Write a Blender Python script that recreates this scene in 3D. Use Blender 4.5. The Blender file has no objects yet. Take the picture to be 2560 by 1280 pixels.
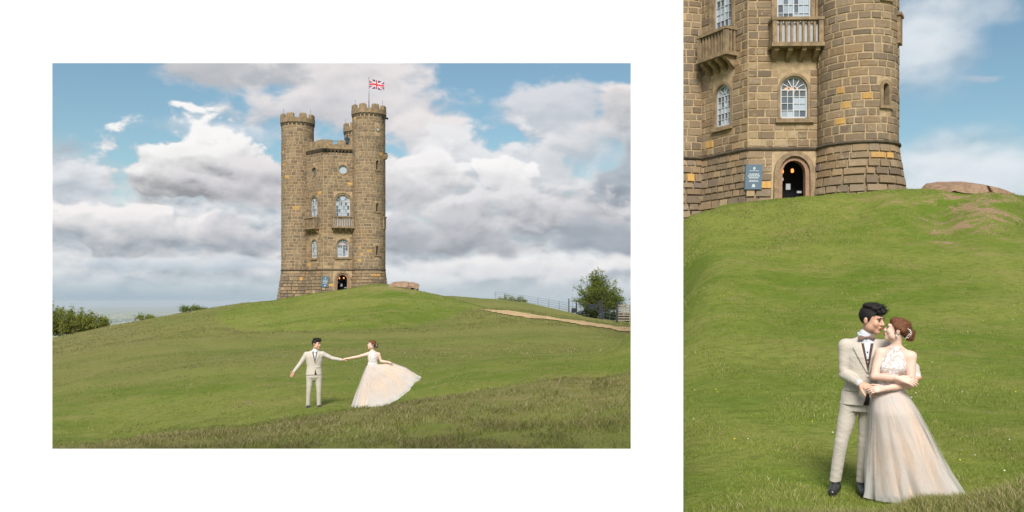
import bpy, bmesh, math, random
import numpy as np
from mathutils import Vector, Matrix, Euler
from mathutils.geometry import delaunay_2d_cdt

random.seed(7)
RNG = np.random.default_rng(7)
SC = bpy.context.scene
COL = SC.collection
R = math.radians

# ------------------------------------------------------------------ camera
F, CX, HZ = 2200.0, 1280.0, 755.0        # focal length and horizon of the picture in its own pixels
cam_d = bpy.data.cameras.new('camera')
cam = bpy.data.objects.new('camera', cam_d)
COL.objects.link(cam)
cam.location = (0, 0, 0)
cam.rotation_euler = (R(90), 0, 0)
cam_d.sensor_width = 36.0
cam_d.lens = 36.0 * F / 2560.0
cam_d.shift_y = (HZ - 640.0) / 2560.0
cam_d.clip_start = 0.05
cam_d.clip_end = 200000.0
SC.camera = cam

# ------------------------------------------------------------------ view
SC.view_settings.view_transform = 'Standard'
SC.view_settings.look = 'None'
SC.view_settings.gamma = 1.0
SC.view_settings.exposure = 0.70
SC.view_settings.use_curve_mapping = False
SC.cycles.max_bounces = 6
SC.cycles.transparent_max_bounces = 12
SC.cycles.volume_bounces = 0

SUN_EL, SUN_AZ = 42.0, -6.0       # sun stands high behind the camera, a little to the left

# ------------------------------------------------------------------ small shader maths helper
class S:
    """wraps a node socket so that shader maths can be written as expressions"""
    nt = None
    def __init__(self, sock): self.s = sock
    @staticmethod
    def math(op, a, b=None, c=None, clamp=False):
        n = S.nt.nodes.new('ShaderNodeMath'); n.operation = op; n.use_clamp = clamp
        for i, v in enumerate((a, b, c)):
            if v is None: continue
            if isinstance(v, S): S.nt.links.new(v.s, n.inputs[i])
            else: n.inputs[i].default_value = float(v)
        return S(n.outputs[0])
    def __add__(a, b): return S.math('ADD', a, b)
    __radd__ = __add__
    def __sub__(a, b): return S.math('SUBTRACT', a, b)
    def __rsub__(a, b): return S.math('SUBTRACT', b, a)
    def __mul__(a, b): return S.math('MULTIPLY', a, b)
    __rmul__ = __mul__
    def __truediv__(a, b): return S.math('DIVIDE', a, b)
    def clamp(a): return S.math('ADD', a, 0.0, clamp=True)
    def step(a, lo, hi):
        n = S.nt.nodes.new('ShaderNodeMapRange'); n.interpolation_type = 'SMOOTHSTEP'
        S.nt.links.new(a.s, n.inputs['Value'])
        n.inputs['From Min'].default_value = lo; n.inputs['From Max'].default_value = hi
        return S(n.outputs['Result'])

def smax(a, b): return S.math('MAXIMUM', a, b)
def smin(a, b): return S.math('MINIMUM', a, b)

def lin(c):
    """display colour 0-255 to linear"""
    o = []
    for v in c:
        v = v / 255.0
        o.append(v / 12.92 if v <= 0.04045 else ((v + 0.055) / 1.055) ** 2.4)
    return (o[0], o[1], o[2], 1.0)

def mixc(fac, a, b):
    n = S.nt.nodes.new('ShaderNodeMix'); n.data_type = 'RGBA'
    for sock, v in ((n.inputs[0], fac), (n.inputs[6], a), (n.inputs[7], b)):
        if isinstance(v, S): S.nt.links.new(v.s, sock)
        elif isinstance(v, (tuple, list)): sock.default_value = v
        else: sock.default_value = float(v)
    return S(n.outputs[2])

def noise(vec, scale, detail=4.0, rough=0.55, dist=0.0):
    n = S.nt.nodes.new('ShaderNodeTexNoise')
    if vec is not None: S.nt.links.new(vec.s, n.inputs['Vector'])
    n.inputs['Scale'].default_value = scale; n.inputs['Detail'].default_value = detail
    n.inputs['Roughness'].default_value = rough; n.inputs['Distortion'].default_value = dist
    return S(n.outputs['Fac'])

def combine(x, y, z):
    n = S.nt.nodes.new('ShaderNodeCombineXYZ')
    for i, v in enumerate((x, y, z)):
        if isinstance(v, S): S.nt.links.new(v.s, n.inputs[i])
        else: n.inputs[i].default_value = float(v)
    return S(n.outputs[0])

# ------------------------------------------------------------------ world: clear sky with drifting cumulus
def build_world():
    w = bpy.data.worlds.new('World'); SC.world = w; w.use_nodes = True
    nt = w.node_tree; nt.nodes.clear(); S.nt = nt
    EXP = 2.0 ** SC.view_settings.exposure
    def rad(c):
        l = lin(c); return (l[0] / EXP, l[1] / EXP, l[2] / EXP, 1.0)
    tc = nt.nodes.new('ShaderNodeTexCoord')
    sp = nt.nodes.new('ShaderNodeSeparateXYZ'); nt.links.new(tc.outputs['Generated'], sp.inputs[0])
    X, Y, Z = S(sp.outputs[0]), S(sp.outputs[1]), S(sp.outputs[2])
    az = S.math('ARCTAN2', X, Y); el = S.math('ARCSINE', Z)
    D = combine(X, Y, Z * 1.7)
    up = combine(X - 0.004, Y, Z * 1.7 + 0.016)
    big = noise(D, 11.0, 3.0, 0.5)
    f1 = noise(D, 19.0, 8.0, 0.52, 0.25)
    f2 = noise(up, 19.0, 5.0, 0.5, 0.25)
    soft = noise(combine(X, Y, Z * 3.2), 7.0, 4.0, 0.5)
    lump = (f1 - f2) * 2.3                      # lit from above: crowns bright, hollows grey
    wu = (noise(D, 15.0, 2.0) - 0.5) * 0.05
    wv = (noise(combine(X + 3.0, Y, Z), 15.0, 2.0) - 0.5) * 0.035
    azw, elw = az + wu, el + wv
    sky = nt.nodes.new('ShaderNodeTexSky'); sky.sky_type = 'NISHITA'; sky.sun_disc = False
    sky.sun_elevation = R(SUN_EL); sky.sun_rotation = R(180.0 - SUN_AZ); sky.altitude = 300
    sky.air_density = 1.15; sky.dust_density = 0.6; sky.ozone_density = 2.2
    def A(px, py):
        a = math.atan((px - CX) / F); return a, math.atan((HZ - py) / F * math.cos(a))
    # general cover all around the horizon and overhead
    cov = (soft * 0.55 + f1 * 0.45).step(0.40, 0.60)
    shade0 = (0.55 + lump * 0.8 + (big - 0.5) * 1.2).clamp()
    col = mixc(shade0, rad((168, 172, 182)), rad((236, 234, 236)))
    side = smax(S.math('ABSOLUTE', az).step(0.56, 0.75), el.step(0.34, 0.46))
    alpha = cov * side
    # a pale sheet of far cloud fills the lower sky
    low = 1.0 - (el + (big - 0.5) * 0.10 + (soft - 0.5) * 0.12).step(0.095, 0.155)
    lowc = mixc((0.5 + lump * 1.3 + (soft - 0.5) * 3.0).clamp(), rad((176, 185, 194)), rad((240, 240, 242)))
    lowa = low * (1.0 - az.step(0.20, 0.30) * 0.3)
    col = mixc(lowa * 0.97, col, lowc)
    alpha = alpha + lowa * 0.97 - alpha * lowa * 0.97
    # placed cumulus: cx, cy, rx, ry up, ry down, crown, base, ragged, softness, opacity
    B = [
     (700, 175, 460, 60, 70, (208, 206, 208), (184, 187, 192), 0.55, 0.45, 0.95),
     (880, 270, 300, 150, 120, (234, 229, 229), (200, 200, 204), 0.75, 0.50, 0.97),
     (1060, 345, 130, 75, 70, (240, 234, 233), (206, 206, 210), 0.7, 0.45, 0.9),
     (1450, 300, 210, 120, 140, (222, 222, 227), (190, 196, 204), 0.8, 0.5, 0.93),
     (560, 325, 230, 34, 40, (226, 233, 240), (190, 210, 224), 0.5, 0.8, 0.8),
     (150, 480, 160, 130, 110, (238, 239, 243), (170, 179, 190), 0.95, 0.35, 0.95),
     (1250, 430, 330, 110, 120, (236, 236, 238), (192, 197, 204), 0.9, 0.4, 0.95),
     (480, 450, 230, 140, 75, (250, 249, 248), (154, 155, 160), 0.85, 0.22, 1.0),
     (640, 470, 170, 80, 60, (232, 228, 230), (178, 178, 184), 0.9, 0.4, 0.95),
     (1020, 470, 170, 95, 70, (246, 244, 244), (192, 193, 198), 0.85, 0.3, 1.0),
     (1270, 440, 70, 75, 60, (252, 250, 249), (214, 213, 216), 0.8, 0.25, 0.95),
     (1545, 290, 95, 110, 120, (238, 231, 230), (176, 181, 188), 0.75, 0.3, 0.97),
     (1470, 375, 150, 85, 85, (226, 227, 230), (194, 200, 207), 0.35, 0.8, 0.9),
     (1590, 470, 130, 150, 170, (186, 192, 200), (142, 152, 164), 0.7, 0.45, 0.9),
     (1350, 540, 330, 80, 80, (232, 230, 232), (160, 165, 173), 0.9, 0.4, 0.92),
     (1120, 600, 300, 70, 55, (206, 207, 212), (148, 154, 162), 0.8, 0.5, 0.92),
     (330, 590, 330, 80, 62, (248, 244, 243), (158, 167, 176), 0.95, 0.28, 0.97),
     (620, 600, 140, 70, 55, (226, 223, 226), (150, 160, 170), 0.9, 0.35, 0.93),
     (1500, 600, 180, 60, 60, (178, 184, 192), (150, 160, 172), 0.7, 0.5, 0.85),
     (1250, 672, 420, 36, 30, (244, 242, 242), (222, 222, 226), 0.5, 0.6, 0.95),
     (420, 660, 420, 26, 26, (222, 226, 231), (188, 200, 210), 0.5, 0.6, 0.9),
     # over the nearer hill, on the right
     (2300, 120, 190, 190, 170, (230, 236, 240), (208, 220, 229), 0.28, 1.0, 0.97),
     (2470, 20, 120, 50, 50, (196, 208, 218), (170, 194, 210), 0.5, 0.9, 0.6),
     (2450, 185, 80, 16, 18, (178, 194, 210), (150, 180, 204), 0.5, 0.9, 0.6),
     (2420, 430, 330, 120, 150, (230, 236, 241), (214, 223, 231), 0.22, 0.9, 1.0),
    ]
    for (cx, cy, rx, ru, rd, ct, cb, rag, sft, opa) in B:
        a0, e0 = A(cx, cy)
        rxa = rx / F * math.cos(a0) ** 2; rua = ru / F * math.cos(a0); rda = rd / F * math.cos(a0)
        du = (azw - a0) * (1.0 / rxa)
        dv = elw - e0
        dn = smax(dv * (1.0 / rua), dv * (-1.0 / rda))
        dist = S.math('SQRT', du * du + dn * dn)
        d = (1.0 - dist) + (f1 - 0.5) * (rag * 2.3) + (big - 0.5) * (rag * 1.5)
        a = d.step(0.0, sft * 0.9) * opa
        t = (dv * (0.62 / rua) + 0.50 + lump * 0.9 + (big - 0.5) * 0.9).clamp()
        t = t * (1.0 - d.step(0.15, 1.3) * 0.25)
        cc = mixc(t, rad(cb), rad(ct))
        col = mixc(a, col, cc)
        alpha = alpha + a - alpha * a
    # rain veil and pale air low over the plain
    veil = 1.0 - el.step(0.000, 0.042)
    vc = mixc(az.step(-0.45, 0.05), rad((158, 180, 194)), rad((190, 201, 209)))
    col = mixc(veil * 0.96, col, vc)
    alpha = smax(alpha, veil * 0.97)
    b1 = nt.nodes.new('ShaderNodeBackground'); b1.inputs[1].default_value = 0.065
    tint = nt.nodes.new('ShaderNodeMix'); tint.data_type = 'RGBA'; tint.blend_type = 'MULTIPLY'; tint.inputs[0].default_value = 1.0
    nt.links.new(sky.outputs[0], tint.inputs[6]); tint.inputs[7].default_value = (0.88, 1.0, 0.93, 1)      # moist air, a little greener than the model's
    nt.links.new(tint.outputs[2], b1.inputs[0])
    b2 = nt.nodes.new('ShaderNodeBackground'); b2.inputs[1].default_value = 1.0
    nt.links.new(col.s, b2.inputs[0])
    mx = nt.nodes.new('ShaderNodeMixShader')
    nt.links.new(alpha.s, mx.inputs[0]); nt.links.new(b1.outputs[0], mx.inputs[1]); nt.links.new(b2.outputs[0], mx.inputs[2])
    out = nt.nodes.new('ShaderNodeOutputWorld'); nt.links.new(mx.outputs[0], out.inputs[0])
    w.cycles.sampling_method = 'MANUAL'; w.cycles.sample_map_resolution = 512
build_world()

# ------------------------------------------------------------------ sun, softened by thin cloud
sun_d = bpy.data.lights.new('sun', 'SUN'); sun_d.energy = 3.0; sun_d.angle = R(22.0); sun_d.color = (1.0, 0.95, 0.87)
sun = bpy.data.objects.new('sun', sun_d); COL.objects.link(sun)
_d = Vector((math.sin(R(SUN_AZ)) * math.cos(R(SUN_EL)), -math.cos(R(SUN_AZ)) * math.cos(R(SUN_EL)), math.sin(R(SUN_EL))))
sun.rotation_euler = (-_d).to_track_quat('-Z', 'Y').to_euler()

# ------------------------------------------------------------------ scene helpers
def tag(o, label=None, cat=None, group=None, kind=None):
    if label: o['label'] = label
    if cat: o['category'] = cat
    if group: o['group'] = group
    if kind: o['kind'] = kind
    return o

def empty(name, loc=(0, 0, 0), rz=0.0, parent=None):
    o = bpy.data.objects.new(name, None); COL.objects.link(o)
    o.location = loc; o.rotation_euler = (0, 0, rz)
    o.empty_display_size = 0.2
    if parent: o.parent = parent
    return o

def mesh_obj(name, verts, faces, mat, parent=None, smooth=False, mats=None, midx=None):
    me = bpy.data.meshes.new(name)
    me.from_pydata([tuple(v) for v in verts], [], [tuple(f) for f in faces])
    if mats:
        for m in mats: me.materials.append(m)
        if midx is not None: me.polygons.foreach_set('material_index', np.asarray(midx, dtype=np.int32))
    elif mat: me.materials.append(mat)
    if smooth: me.polygons.foreach_set('use_smooth', np.ones(len(me.polygons), dtype=bool))
    me.update()
    o = bpy.data.objects.new(name, me); COL.objects.link(o)
    if parent: o.parent = parent
    return o

def np_mesh(name, V, Q, mat, parent=None, smooth=True):
    """fast mesh from numpy arrays; Q is (n,3) or (n,4)"""
    me = bpy.data.meshes.new(name); V = np.asarray(V, dtype=np.float32); Q = np.asarray(Q, dtype=np.int32)
    n, k = Q.shape
    me.vertices.add(len(V)); me.vertices.foreach_set('co', V.ravel())
    me.loops.add(n * k); me.loops.foreach_set('vertex_index', Q.ravel())
    me.polygons.add(n); me.polygons.foreach_set('loop_start', np.arange(0, n * k, k, dtype=np.int32))
    me.polygons.foreach_set('loop_total', np.full(n, k, dtype=np.int32))
    me.update(calc_edges=True); me.validate()
    me.polygons.foreach_set('use_smooth', np.full(len(me.polygons), smooth))
    if mat: me.materials.append(mat)
    o = bpy.data.objects.new(name, me); COL.objects.link(o)
    if parent: o.parent = parent
    return o

def vcol(o, arr, name='tint'):
    """per-vertex colour attribute from an (n,3) array"""
    me = o.data; a = me.attributes.new(name, 'FLOAT_COLOR', 'POINT')
    c = np.ones((len(me.vertices), 4), dtype=np.float32); c[:, :3] = arr
    a.data.foreach_set('color', c.ravel())

class MB:
    """collects simple solids into one mesh"""
    def __init__(self): self.v = []; self.f = []; self.m = []
    def add(self, vs, fs, mi=0):
        b = len(self.v); self.v += [tuple(v) for v in vs]; self.f += [tuple(i + b for i in f) for f in fs]; self.m += [mi] * len(fs)
    def box(self, c, s, rot=None, mi=0, taper=1.0):
        x, y, z = s[0] / 2, s[1] / 2, s[2] / 2
        vs = [Vector((sx * x * (taper if sz > 0 else 1), sy * y * (taper if sz > 0 else 1), sz * z)) for sz in (-1, 1) for sy in (-1, 1) for sx in (-1, 1)]
        if rot is not None: vs = [rot @ v for v in vs]
        c = Vector(c)
        self.add([v + c for v in vs], [(0, 2, 3, 1), (4, 5, 7, 6), (0, 1, 5, 4), (2, 6, 7, 3), (0, 4, 6, 2), (1, 3, 7, 5)], mi)
    def tube(self, pts, rad, n=8, cap=True, mi=0):
        pts = [Vector(p) for p in pts]
        if not isinstance(rad, (list, tuple)): rad = [rad] * len(pts)
        rings = []; t0 = None; ref = Vector((0, 0, 1))
        for i, p in enumerate(pts):
            t = (pts[min(i + 1, len(pts) - 1)] - pts[max(i - 1, 0)]).normalized()
            r = ref if abs(t.dot(ref)) < 0.95 else Vector((1, 0, 0))
            a = t.cross(r).normalized(); b = t.cross(a).normalized()
            rings.append([p + (a * math.cos(2 * math.pi * k / n) + b * math.sin(2 * math.pi * k / n)) * rad[i] for k in range(n)])
        vs = [v for r in rings for v in r]; fs = []
        for i in range(len(pts) - 1):
            for k in range(n):
                fs.append((i * n + k, i * n + (k + 1) % n, (i + 1) * n + (k + 1) % n, (i + 1) * n + k))
        if cap: fs.append(tuple(range(n - 1, -1, -1))); fs.append(tuple((len(pts) - 1) * n + k for k in range(n)))
        self.add(vs, fs, mi)
    def lathe(self, prof, c=(0, 0, 0), n=24, mi=0):
        vs = [(c[0] + r * math.cos(2 * math.pi * k / n), c[1] + r * math.sin(2 * math.pi * k / n), c[2] + z) for r, z in prof for k in range(n)]
        fs = [(i * n + k, i * n + (k + 1) % n, (i + 1) * n + (k + 1) % n, (i + 1) * n + k) for i in range(len(prof) - 1) for k in range(n)]
        self.add(vs, fs, mi)
    def build(self, name, mat, parent=None, smooth=False, mats=None):
        return mesh_obj(name, self.v, self.f, mat, parent, smooth, mats, self.m if mats else None)

def new_mat(name, base=(0.5, 0.5, 0.5), rough=0.7, metal=0.0, spec=0.4):
    m = bpy.data.materials.new(name); m.use_nodes = True
    b = m.node_tree.nodes['Principled BSDF']
    b.inputs['Base Color'].default_value = (*base[:3], 1.0)
    b.inputs['Roughness'].default_value = rough; b.inputs['Metallic'].default_value = metal
    b.inputs['Specular IOR Level'].default_value = spec
    S.nt = m.node_tree
    return m, m.node_tree, b

def obj_coord(nt, kind='Object'):
    t = nt.nodes.new('ShaderNodeTexCoord'); return S(t.outputs[kind])

def geo_pos(nt):
    t = nt.nodes.new('ShaderNodeNewGeometry'); return S(t.outputs['Position'])

def bump(nt, b, h, strength=0.3, dist=0.02):
    n = nt.nodes.new('ShaderNodeBump'); n.inputs['Strength'].default_value = strength; n.inputs['Distance'].default_value = dist
    nt.links.new(h.s, n.inputs['Height']); nt.links.new(n.outputs[0], b.inputs['Normal'])

def attr(nt, name):
    n = nt.nodes.new('ShaderNodeAttribute'); n.attribute_name = name
    return S(n.outputs['Color'])

def sep(nt, c):
    n = nt.nodes.new('ShaderNodeSeparateColor'); nt.links.new(c.s, n.inputs[0])
    return S(n.outputs[0]), S(n.outputs[1]), S(n.outputs[2])

def simple_mat(name, base, rough=0.7, var=0.15, scale=6.0, metal=0.0, spec=0.4, bmp=0.0, bscale=60.0):
    """a plain material with uneven tone and fine relief"""
    m, nt, b = new_mat(name, base, rough, metal, spec)
    p = obj_coord(nt)
    n1 = noise(p, scale, 5.0, 0.6)
    dk = tuple(c * (1 - var) for c in base[:3]) + (1,); lt = tuple(min(1, c * (1 + var)) for c in base[:3]) + (1,)
    c = mixc(n1.step(0.3, 0.7), dk, lt); nt.links.new(c.s, b.inputs['Base Color'])
    if bmp: bump(nt, b, noise(p, bscale, 4.0), bmp, 0.01)
    return m

# value noise in numpy, for relief
def vnoise(x, y, seed=0):
    def h(i, j):
        n = (i.astype(np.int64) * 374761393 + j.astype(np.int64) * 668265263 + seed * 974711) & 0x7fffffff
        n = ((n ^ (n >> 13)) * 1274126177) & 0x7fffffff
        return ((n ^ (n >> 16)) & 0xffff) / 65535.0
    xi, yi = np.floor(x), np.floor(y); fx, fy = x - xi, y - yi
    u, v = fx * fx * (3 - 2 * fx), fy * fy * (3 - 2 * fy)
    return (h(xi, yi) * (1 - u) + h(xi + 1, yi) * u) * (1 - v) + (h(xi, yi + 1) * (1 - u) + h(xi + 1, yi + 1) * u) * v
def fbm(x, y, o=4, seed=0):
    s = 0.0; a = 0.5; t = 0.0
    for i in range(o):
        s = s + a * vnoise(x * 2 ** i + 17.3 * i, y * 2 ** i - 9.1 * i, seed + i); t += a; a *= 0.5
    return s / t
# ------------------------------------------------------------------ the hill: heights surveyed from the picture, smooth in between
def P(px, py, Y): return ((px - CX) / F * Y, Y, (HZ - py) / F * Y)

CTRL = []
def cp(px, py, Y): CTRL.append(P(px, py, Y))
def cz(px, z, Y): CTRL.append(((px - CX) / F * Y, Y, z))
# bank in front, from the page panel's foot to its grassy edge
for px in (-500, 131, 700, 1280, 1500): cz(px, -1.78, 5.0); cz(px, -1.80, 7.5)
for px in (131, 500, 900): cp(px, 1140, 11.5)
cp(1250, 1125, 11.5); cp(1577, 1122, 11.5)
for px, py, Y in ((1577, 937, 19.0), (1400, 948, 19.0), (1250, 968, 19.3), (1050, 1003, 19.7), (900, 1026, 20.0), (790, 1045, 19.5), (700, 1058, 19.0), (500, 1078, 17.5), (330, 1103, 16.5), (131, 1130, 15.5)):
    cp(px, py, Y)
for px, py, Y in ((1577, 1010, 15.2), (1250, 1040, 15.2), (900, 1070, 15.2), (500, 1110, 14.3)): cp(px, py, Y)
# hollow behind the bank where the first couple stands
for px, py, Y in ((1577, 925, 22.5), (1400, 955, 22.5), (1250, 985, 22.5), (1050, 1016, 22.3), (940, 1019, 22.2), (785, 1021, 22.2), (600, 1058, 22.0), (330, 1095, 20.5), (131, 1118, 19.5)): cp(px, py, Y)
for px, py, Y in ((1577, 896, 27), (1400, 905, 28), (1200, 930, 28), (900, 950, 28), (600, 965, 28), (330, 990, 28), (131, 1010, 28)): cp(px, py, Y)
for px, py, Y in ((1577, 868, 38), (1400, 868, 39), (1200, 875, 40), (900, 880, 40), (600, 890, 40), (330, 915, 40), (131, 945, 40)): cp(px, py, Y)
# lawn rising to the knoll
for px, py, Y in ((1577, 842, 52), (1400, 832, 55), (1200, 832, 57), (1050, 842, 56), (900, 848, 55), (700, 852, 55), (500, 856, 56), (330, 866, 56), (131, 900, 55)): cp(px, py, Y)
for px, py, Y in ((1577, 825, 62), (1480, 812, 64), (1400, 803, 67), (1300, 788, 71), (1205, 774, 75), (1150, 786, 72), (1050, 783, 72), (950, 779, 72), (850, 782, 72), (700, 802, 72), (600, 810, 72), (500, 813, 72), (330, 832, 72), (131, 868, 70)): cp(px, py, Y)
for px, py, Y in ((1110, 741, 86), (1050, 727, 87), (968, 713, 88), (910, 715, 88), (857, 724, 89), (800, 734, 89), (757, 741, 89), (693, 750, 90), (620, 758, 90), (500, 775, 90), (400, 794, 90), (270, 816, 88), (131, 846, 86)): cp(px, py, Y)
for px, py, Y in ((1160, 757, 88), (1200, 768, 90), (1110, 745, 94), (1050, 732, 94)): cp(px, py, Y)
for px, z, Y in ((968, 1.9, 96), (900, 1.5, 97), (830, 1.1, 97), (757, 0.7, 98), (680, 0.1, 99), (968, 1.6, 106), (830, 1.0, 107)): cz(px, z, Y)
for px, py, Y in ((1150, 812, 64), (1050, 820, 64), (950, 822, 64), (850, 824, 64), (700, 830, 64), (550, 833, 64)): cp(px, py, Y)
# far side of the knoll and the paddock rise on the right
for px, py, Y in ((1577, 812, 80), (1440, 793, 88), (1330, 771, 96), (1230, 752, 104)): cp(px, py, Y)
for px, py, Y in ((1577, 806, 100), (1500, 797, 108), (1440, 785, 112), (1330, 762, 118), (1200, 746, 122), (1110, 741, 122), (1050, 740, 122)): cp(px, py, Y)
for px in (131, 300, 500, 700): cz(px, -9.0, 125)
for px in (1000, 1200): cz(px, -1.0, 150)
for px in (1330, 1577): cz(px, -8.0, 165)
for py, Y in ((935, 19.0), (895, 27), (866, 38), (840, 52), (824, 62), (811, 80)): cp(1604, py, Y)
# the nearer, steeper hill on the right
for px, py, Y in ((1720, 1330, 6.5), (1900, 1310, 6.3), (2080, 1296, 6.2), (2300, 1256, 6.2), (2560, 1208, 6.2), (2800, 1165, 6.2)): cp(px, py, Y)
for px, z in ((1720, -1.80), (2080, -1.80), (2300, -1.80), (2560, -1.78)): cz(px, z, 7.2); cz(px, z + 0.01, 8.05); cz(px, z + 0.02, 8.7)
for px in (1800, 2400): cz(px, -1.95, 3.5)
for px, o in ((1740, 25), (1900, 8), (2130, 0), (2350, -5), (2560, -8), (2800, 10)):
    for py, Y in ((1030, 12), (870, 17.5), (722, 23.5), (610, 29.0), (540, 32.8)):
        cp(px, py + o * (1.4 if Y > 25 else 0.5), Y)
for px, py in ((2350, 487), (2440, 490), (2540, 496)): cp(px, py, 33.7)
for px, py in ((1708, 556), (1760, 533), (1830, 517), (1900, 507), (1985, 498), (2100, 486), (2200, 479), (2262, 474), (2400, 478), (2560, 492), (2800, 560)): cp(px, py, 35.0)
for px, z in ((1760, 3.55), (1900, 4.1), (2100, 4.35), (2300, 4.4), (2500, 4.1)): cz(px, z, 40); cz(px, z - 0.3, 47)
for px in (1760, 2100, 2500): cz(px, 1.5, 60); cz(px, -3.0, 90)
CT = np.array(CTRL)

def _ab(x, y):
    y = np.maximum(y, 0.35 * np.abs(x) + 1.2)
    return np.stack([np.clip(x / y, -1.2, 1.2) * 3.0, np.log(np.clip(y, 3.0, 170.0))], -1)
_Q = _ab(CT[:, 0], CT[:, 1])
def _phi(r2): return np.where(r2 > 0, 0.5 * r2 * np.log(r2 + 1e-12), 0.0)
_n = len(CT)
_K = _phi(((_Q[:, None, :] - _Q[None, :, :]) ** 2).sum(-1)) + np.eye(_n) * 2e-4
_A = np.zeros((_n + 3, _n + 3)); _A[:_n, :_n] = _K; _A[:_n, _n] = 1; _A[:_n, _n + 1:] = _Q; _A[_n, :_n] = 1; _A[_n + 1:, :_n] = _Q.T
# heights are interpolated as slopes of sight so that near and far detail weigh alike
def mound(x, y):
    """the built-up knoll under the tower: a dome with a definite foot"""
    dx, dy = x + 13.2, y - 85.0
    r = np.hypot(np.where(dx < 0, dx / 13.5, dx / 10.8), np.where(dy < 0, dy / 21.0, dy / 26.0)) * (1 + 0.12 * (fbm(x * 0.16, y * 0.16, 2, 77) - 0.5))
    return 2.3 * np.clip(1 - r ** 1.7, 0, 1)
_W = np.linalg.solve(_A, np.concatenate([(CT[:, 2] - mound(CT[:, 0], CT[:, 1])) / CT[:, 1], np.zeros(3)]))
def height(x, y, rough=True):
    x = np.asarray(x, float); y = np.asarray(y, float); sh = x.shape
    x = x.ravel(); y = y.ravel(); out = np.zeros(len(x))
    for i in range(0, len(x), 20000):
        q = _ab(x[i:i + 20000], y[i:i + 20000])
        r2 = ((q[:, None, :] - _Q[None]) ** 2).sum(-1)
        t = _phi(r2) @ _W[:_n] + _W[_n] + q @ _W[_n + 1:]
        out[i:i + 20000] = t * np.exp(q[:, 1])
    out = out + mound(x, y)
    d = np.hypot(x, y)
    back = np.clip((4.5 - y) / 3.0, 0, 1); out = out * (1 - back) + (-1.85) * back
    far = np.clip((d - 140.0) / 500.0, 0, 1); far = far * far * (3 - 2 * far)
    out = np.where(d > 140, np.minimum(out, 0.0 - (d - 140) * 0.0), out)
    out = np.clip(out, -40, 7) * (1 - far) + (-206.0) * far
    if rough:
        k = np.clip((d - 3) / 20, 0, 1)
        out = out + (fbm(x * 0.55, y * 0.35, 3, 3) - 0.5) * (0.04 + 0.16 * k) * (d < 140) + (fbm(x * 2.3, y * 1.6, 2, 9) - 0.5) * 0.06 * (d < 140)
    return out.reshape(sh)
def hz(x, y): return float(height(np.array([x]), np.array([y]))[0])

# grass on the hill: turf colours, dry straw, bare soil
def grass_mat():
    m, nt, b = new_mat('turf', (0.08, 0.11, 0.02), 0.85, 0, 0.15)
    p = geo_pos(nt)
    dry, soil, _ = sep(nt, attr(nt, 'tint'))  # first channel: dry grass, plus toning painted round the lit knoll
    mp = nt.nodes.new('ShaderNodeMapping'); mp.inputs['Scale'].default_value = (0.55, 1.0, 1.0)
    nt.links.new(p.s, mp.inputs[0]); q = S(mp.outputs[0])
    n1 = noise(q, 0.16, 5.0, 0.6); n2 = noise(q, 1.1, 6.0, 0.65); n3 = noise(q, 7.0, 5.0, 0.7); n4 = noise(q, 28.0, 3.0, 0.6)
    g = mixc(n1.step(0.40, 0.60), lin((97, 118, 37)), lin((126, 134, 62)))
    g = mixc(n2.step(0.42, 0.72) * 0.7, g, lin((136, 134, 72)))
    g = mixc(noise(q, 0.42, 4.0, 0.6).step(0.54, 0.70) * 0.6, g, lin((142, 134, 82)))
    g = mixc(n3.step(0.45, 0.62) * 0.5, g, lin((72, 92, 20)))
    g = mixc(n4.step(0.52, 0.7) * 0.35, g, lin((140, 140, 76)))
    st = mixc(n3.step(0.38, 0.62), lin((108, 108, 54)), lin((144, 132, 92)))
    st = mixc(n4.step(0.5, 0.7) * 0.5, st, lin((86, 92, 36)))
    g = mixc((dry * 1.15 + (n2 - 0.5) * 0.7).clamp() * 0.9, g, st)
    e = mixc(n4, lin((128, 100, 80)), lin((172, 146, 120)))
    g = mixc((soil * 0.85 + (n2 - 0.5) * 2.6 + (n3 - 0.5) * 2.0 - 0.22).step(0.25, 0.55), g, e)
    mul = nt.nodes.new('ShaderNodeMix'); mul.data_type = 'RGBA'; mul.blend_type = 'MULTIPLY'; mul.inputs[0].default_value = 1.0
    nt.links.new(g.s, mul.inputs[6]); mul.inputs[7].default_value = (1.04, 1.03, 1.0, 1)
    nt.links.new(mul.outputs[2], b.inputs['Base Color'])
    bump(nt, b, n3 * 0.6 + n4 * 0.5 + n2 * 0.6, 0.9, 0.10)
    return m
M_TURF = grass_mat()

def dry_and_shade(x, y):
    """long straw-coloured grass along the bank and in patches, plus olive toning that paints the knoll as lit"""
    u = CX + F * x / np.maximum(y, 0.5)
    crest = np.interp(u, [0, 131, 330, 500, 700, 900, 1050, 1250, 1400, 1577, 1640], [15, 15.5, 16.5, 17.5, 19.0, 20.0, 19.7, 19.3, 19.0, 19.0, 19.0])
    d = np.clip((crest + 0.7 - y) / 1.2, 0, 1) * np.clip((1660 - u) / 60, 0, 1)
    d = 0.8 * d * np.clip(0.36 + 0.64 * np.exp(-((y - crest + 1.0) / 3.2) ** 2), 0, 1)
    near = np.clip((7.0 - y) / 0.5, 0, 1) * np.clip((u - 1660) / 60, 0, 1) * 0.55
    left = np.clip((900 - u) / 700, 0, 1) * np.clip((y - 30) / 20, 0, 1) * 0.55
    off = np.clip(1 - mound(x, y) * 6.0, 0, 1)            # knoll left greener, lawn olive: its lit look put into the colour
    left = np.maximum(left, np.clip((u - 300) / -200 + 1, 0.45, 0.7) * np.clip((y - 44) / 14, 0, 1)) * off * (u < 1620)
    band = np.exp(-((y - 40) / 9.0) ** 2) * 0.45 * (u < 1640)
    return np.maximum.reduce([d, near, left, band])

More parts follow.
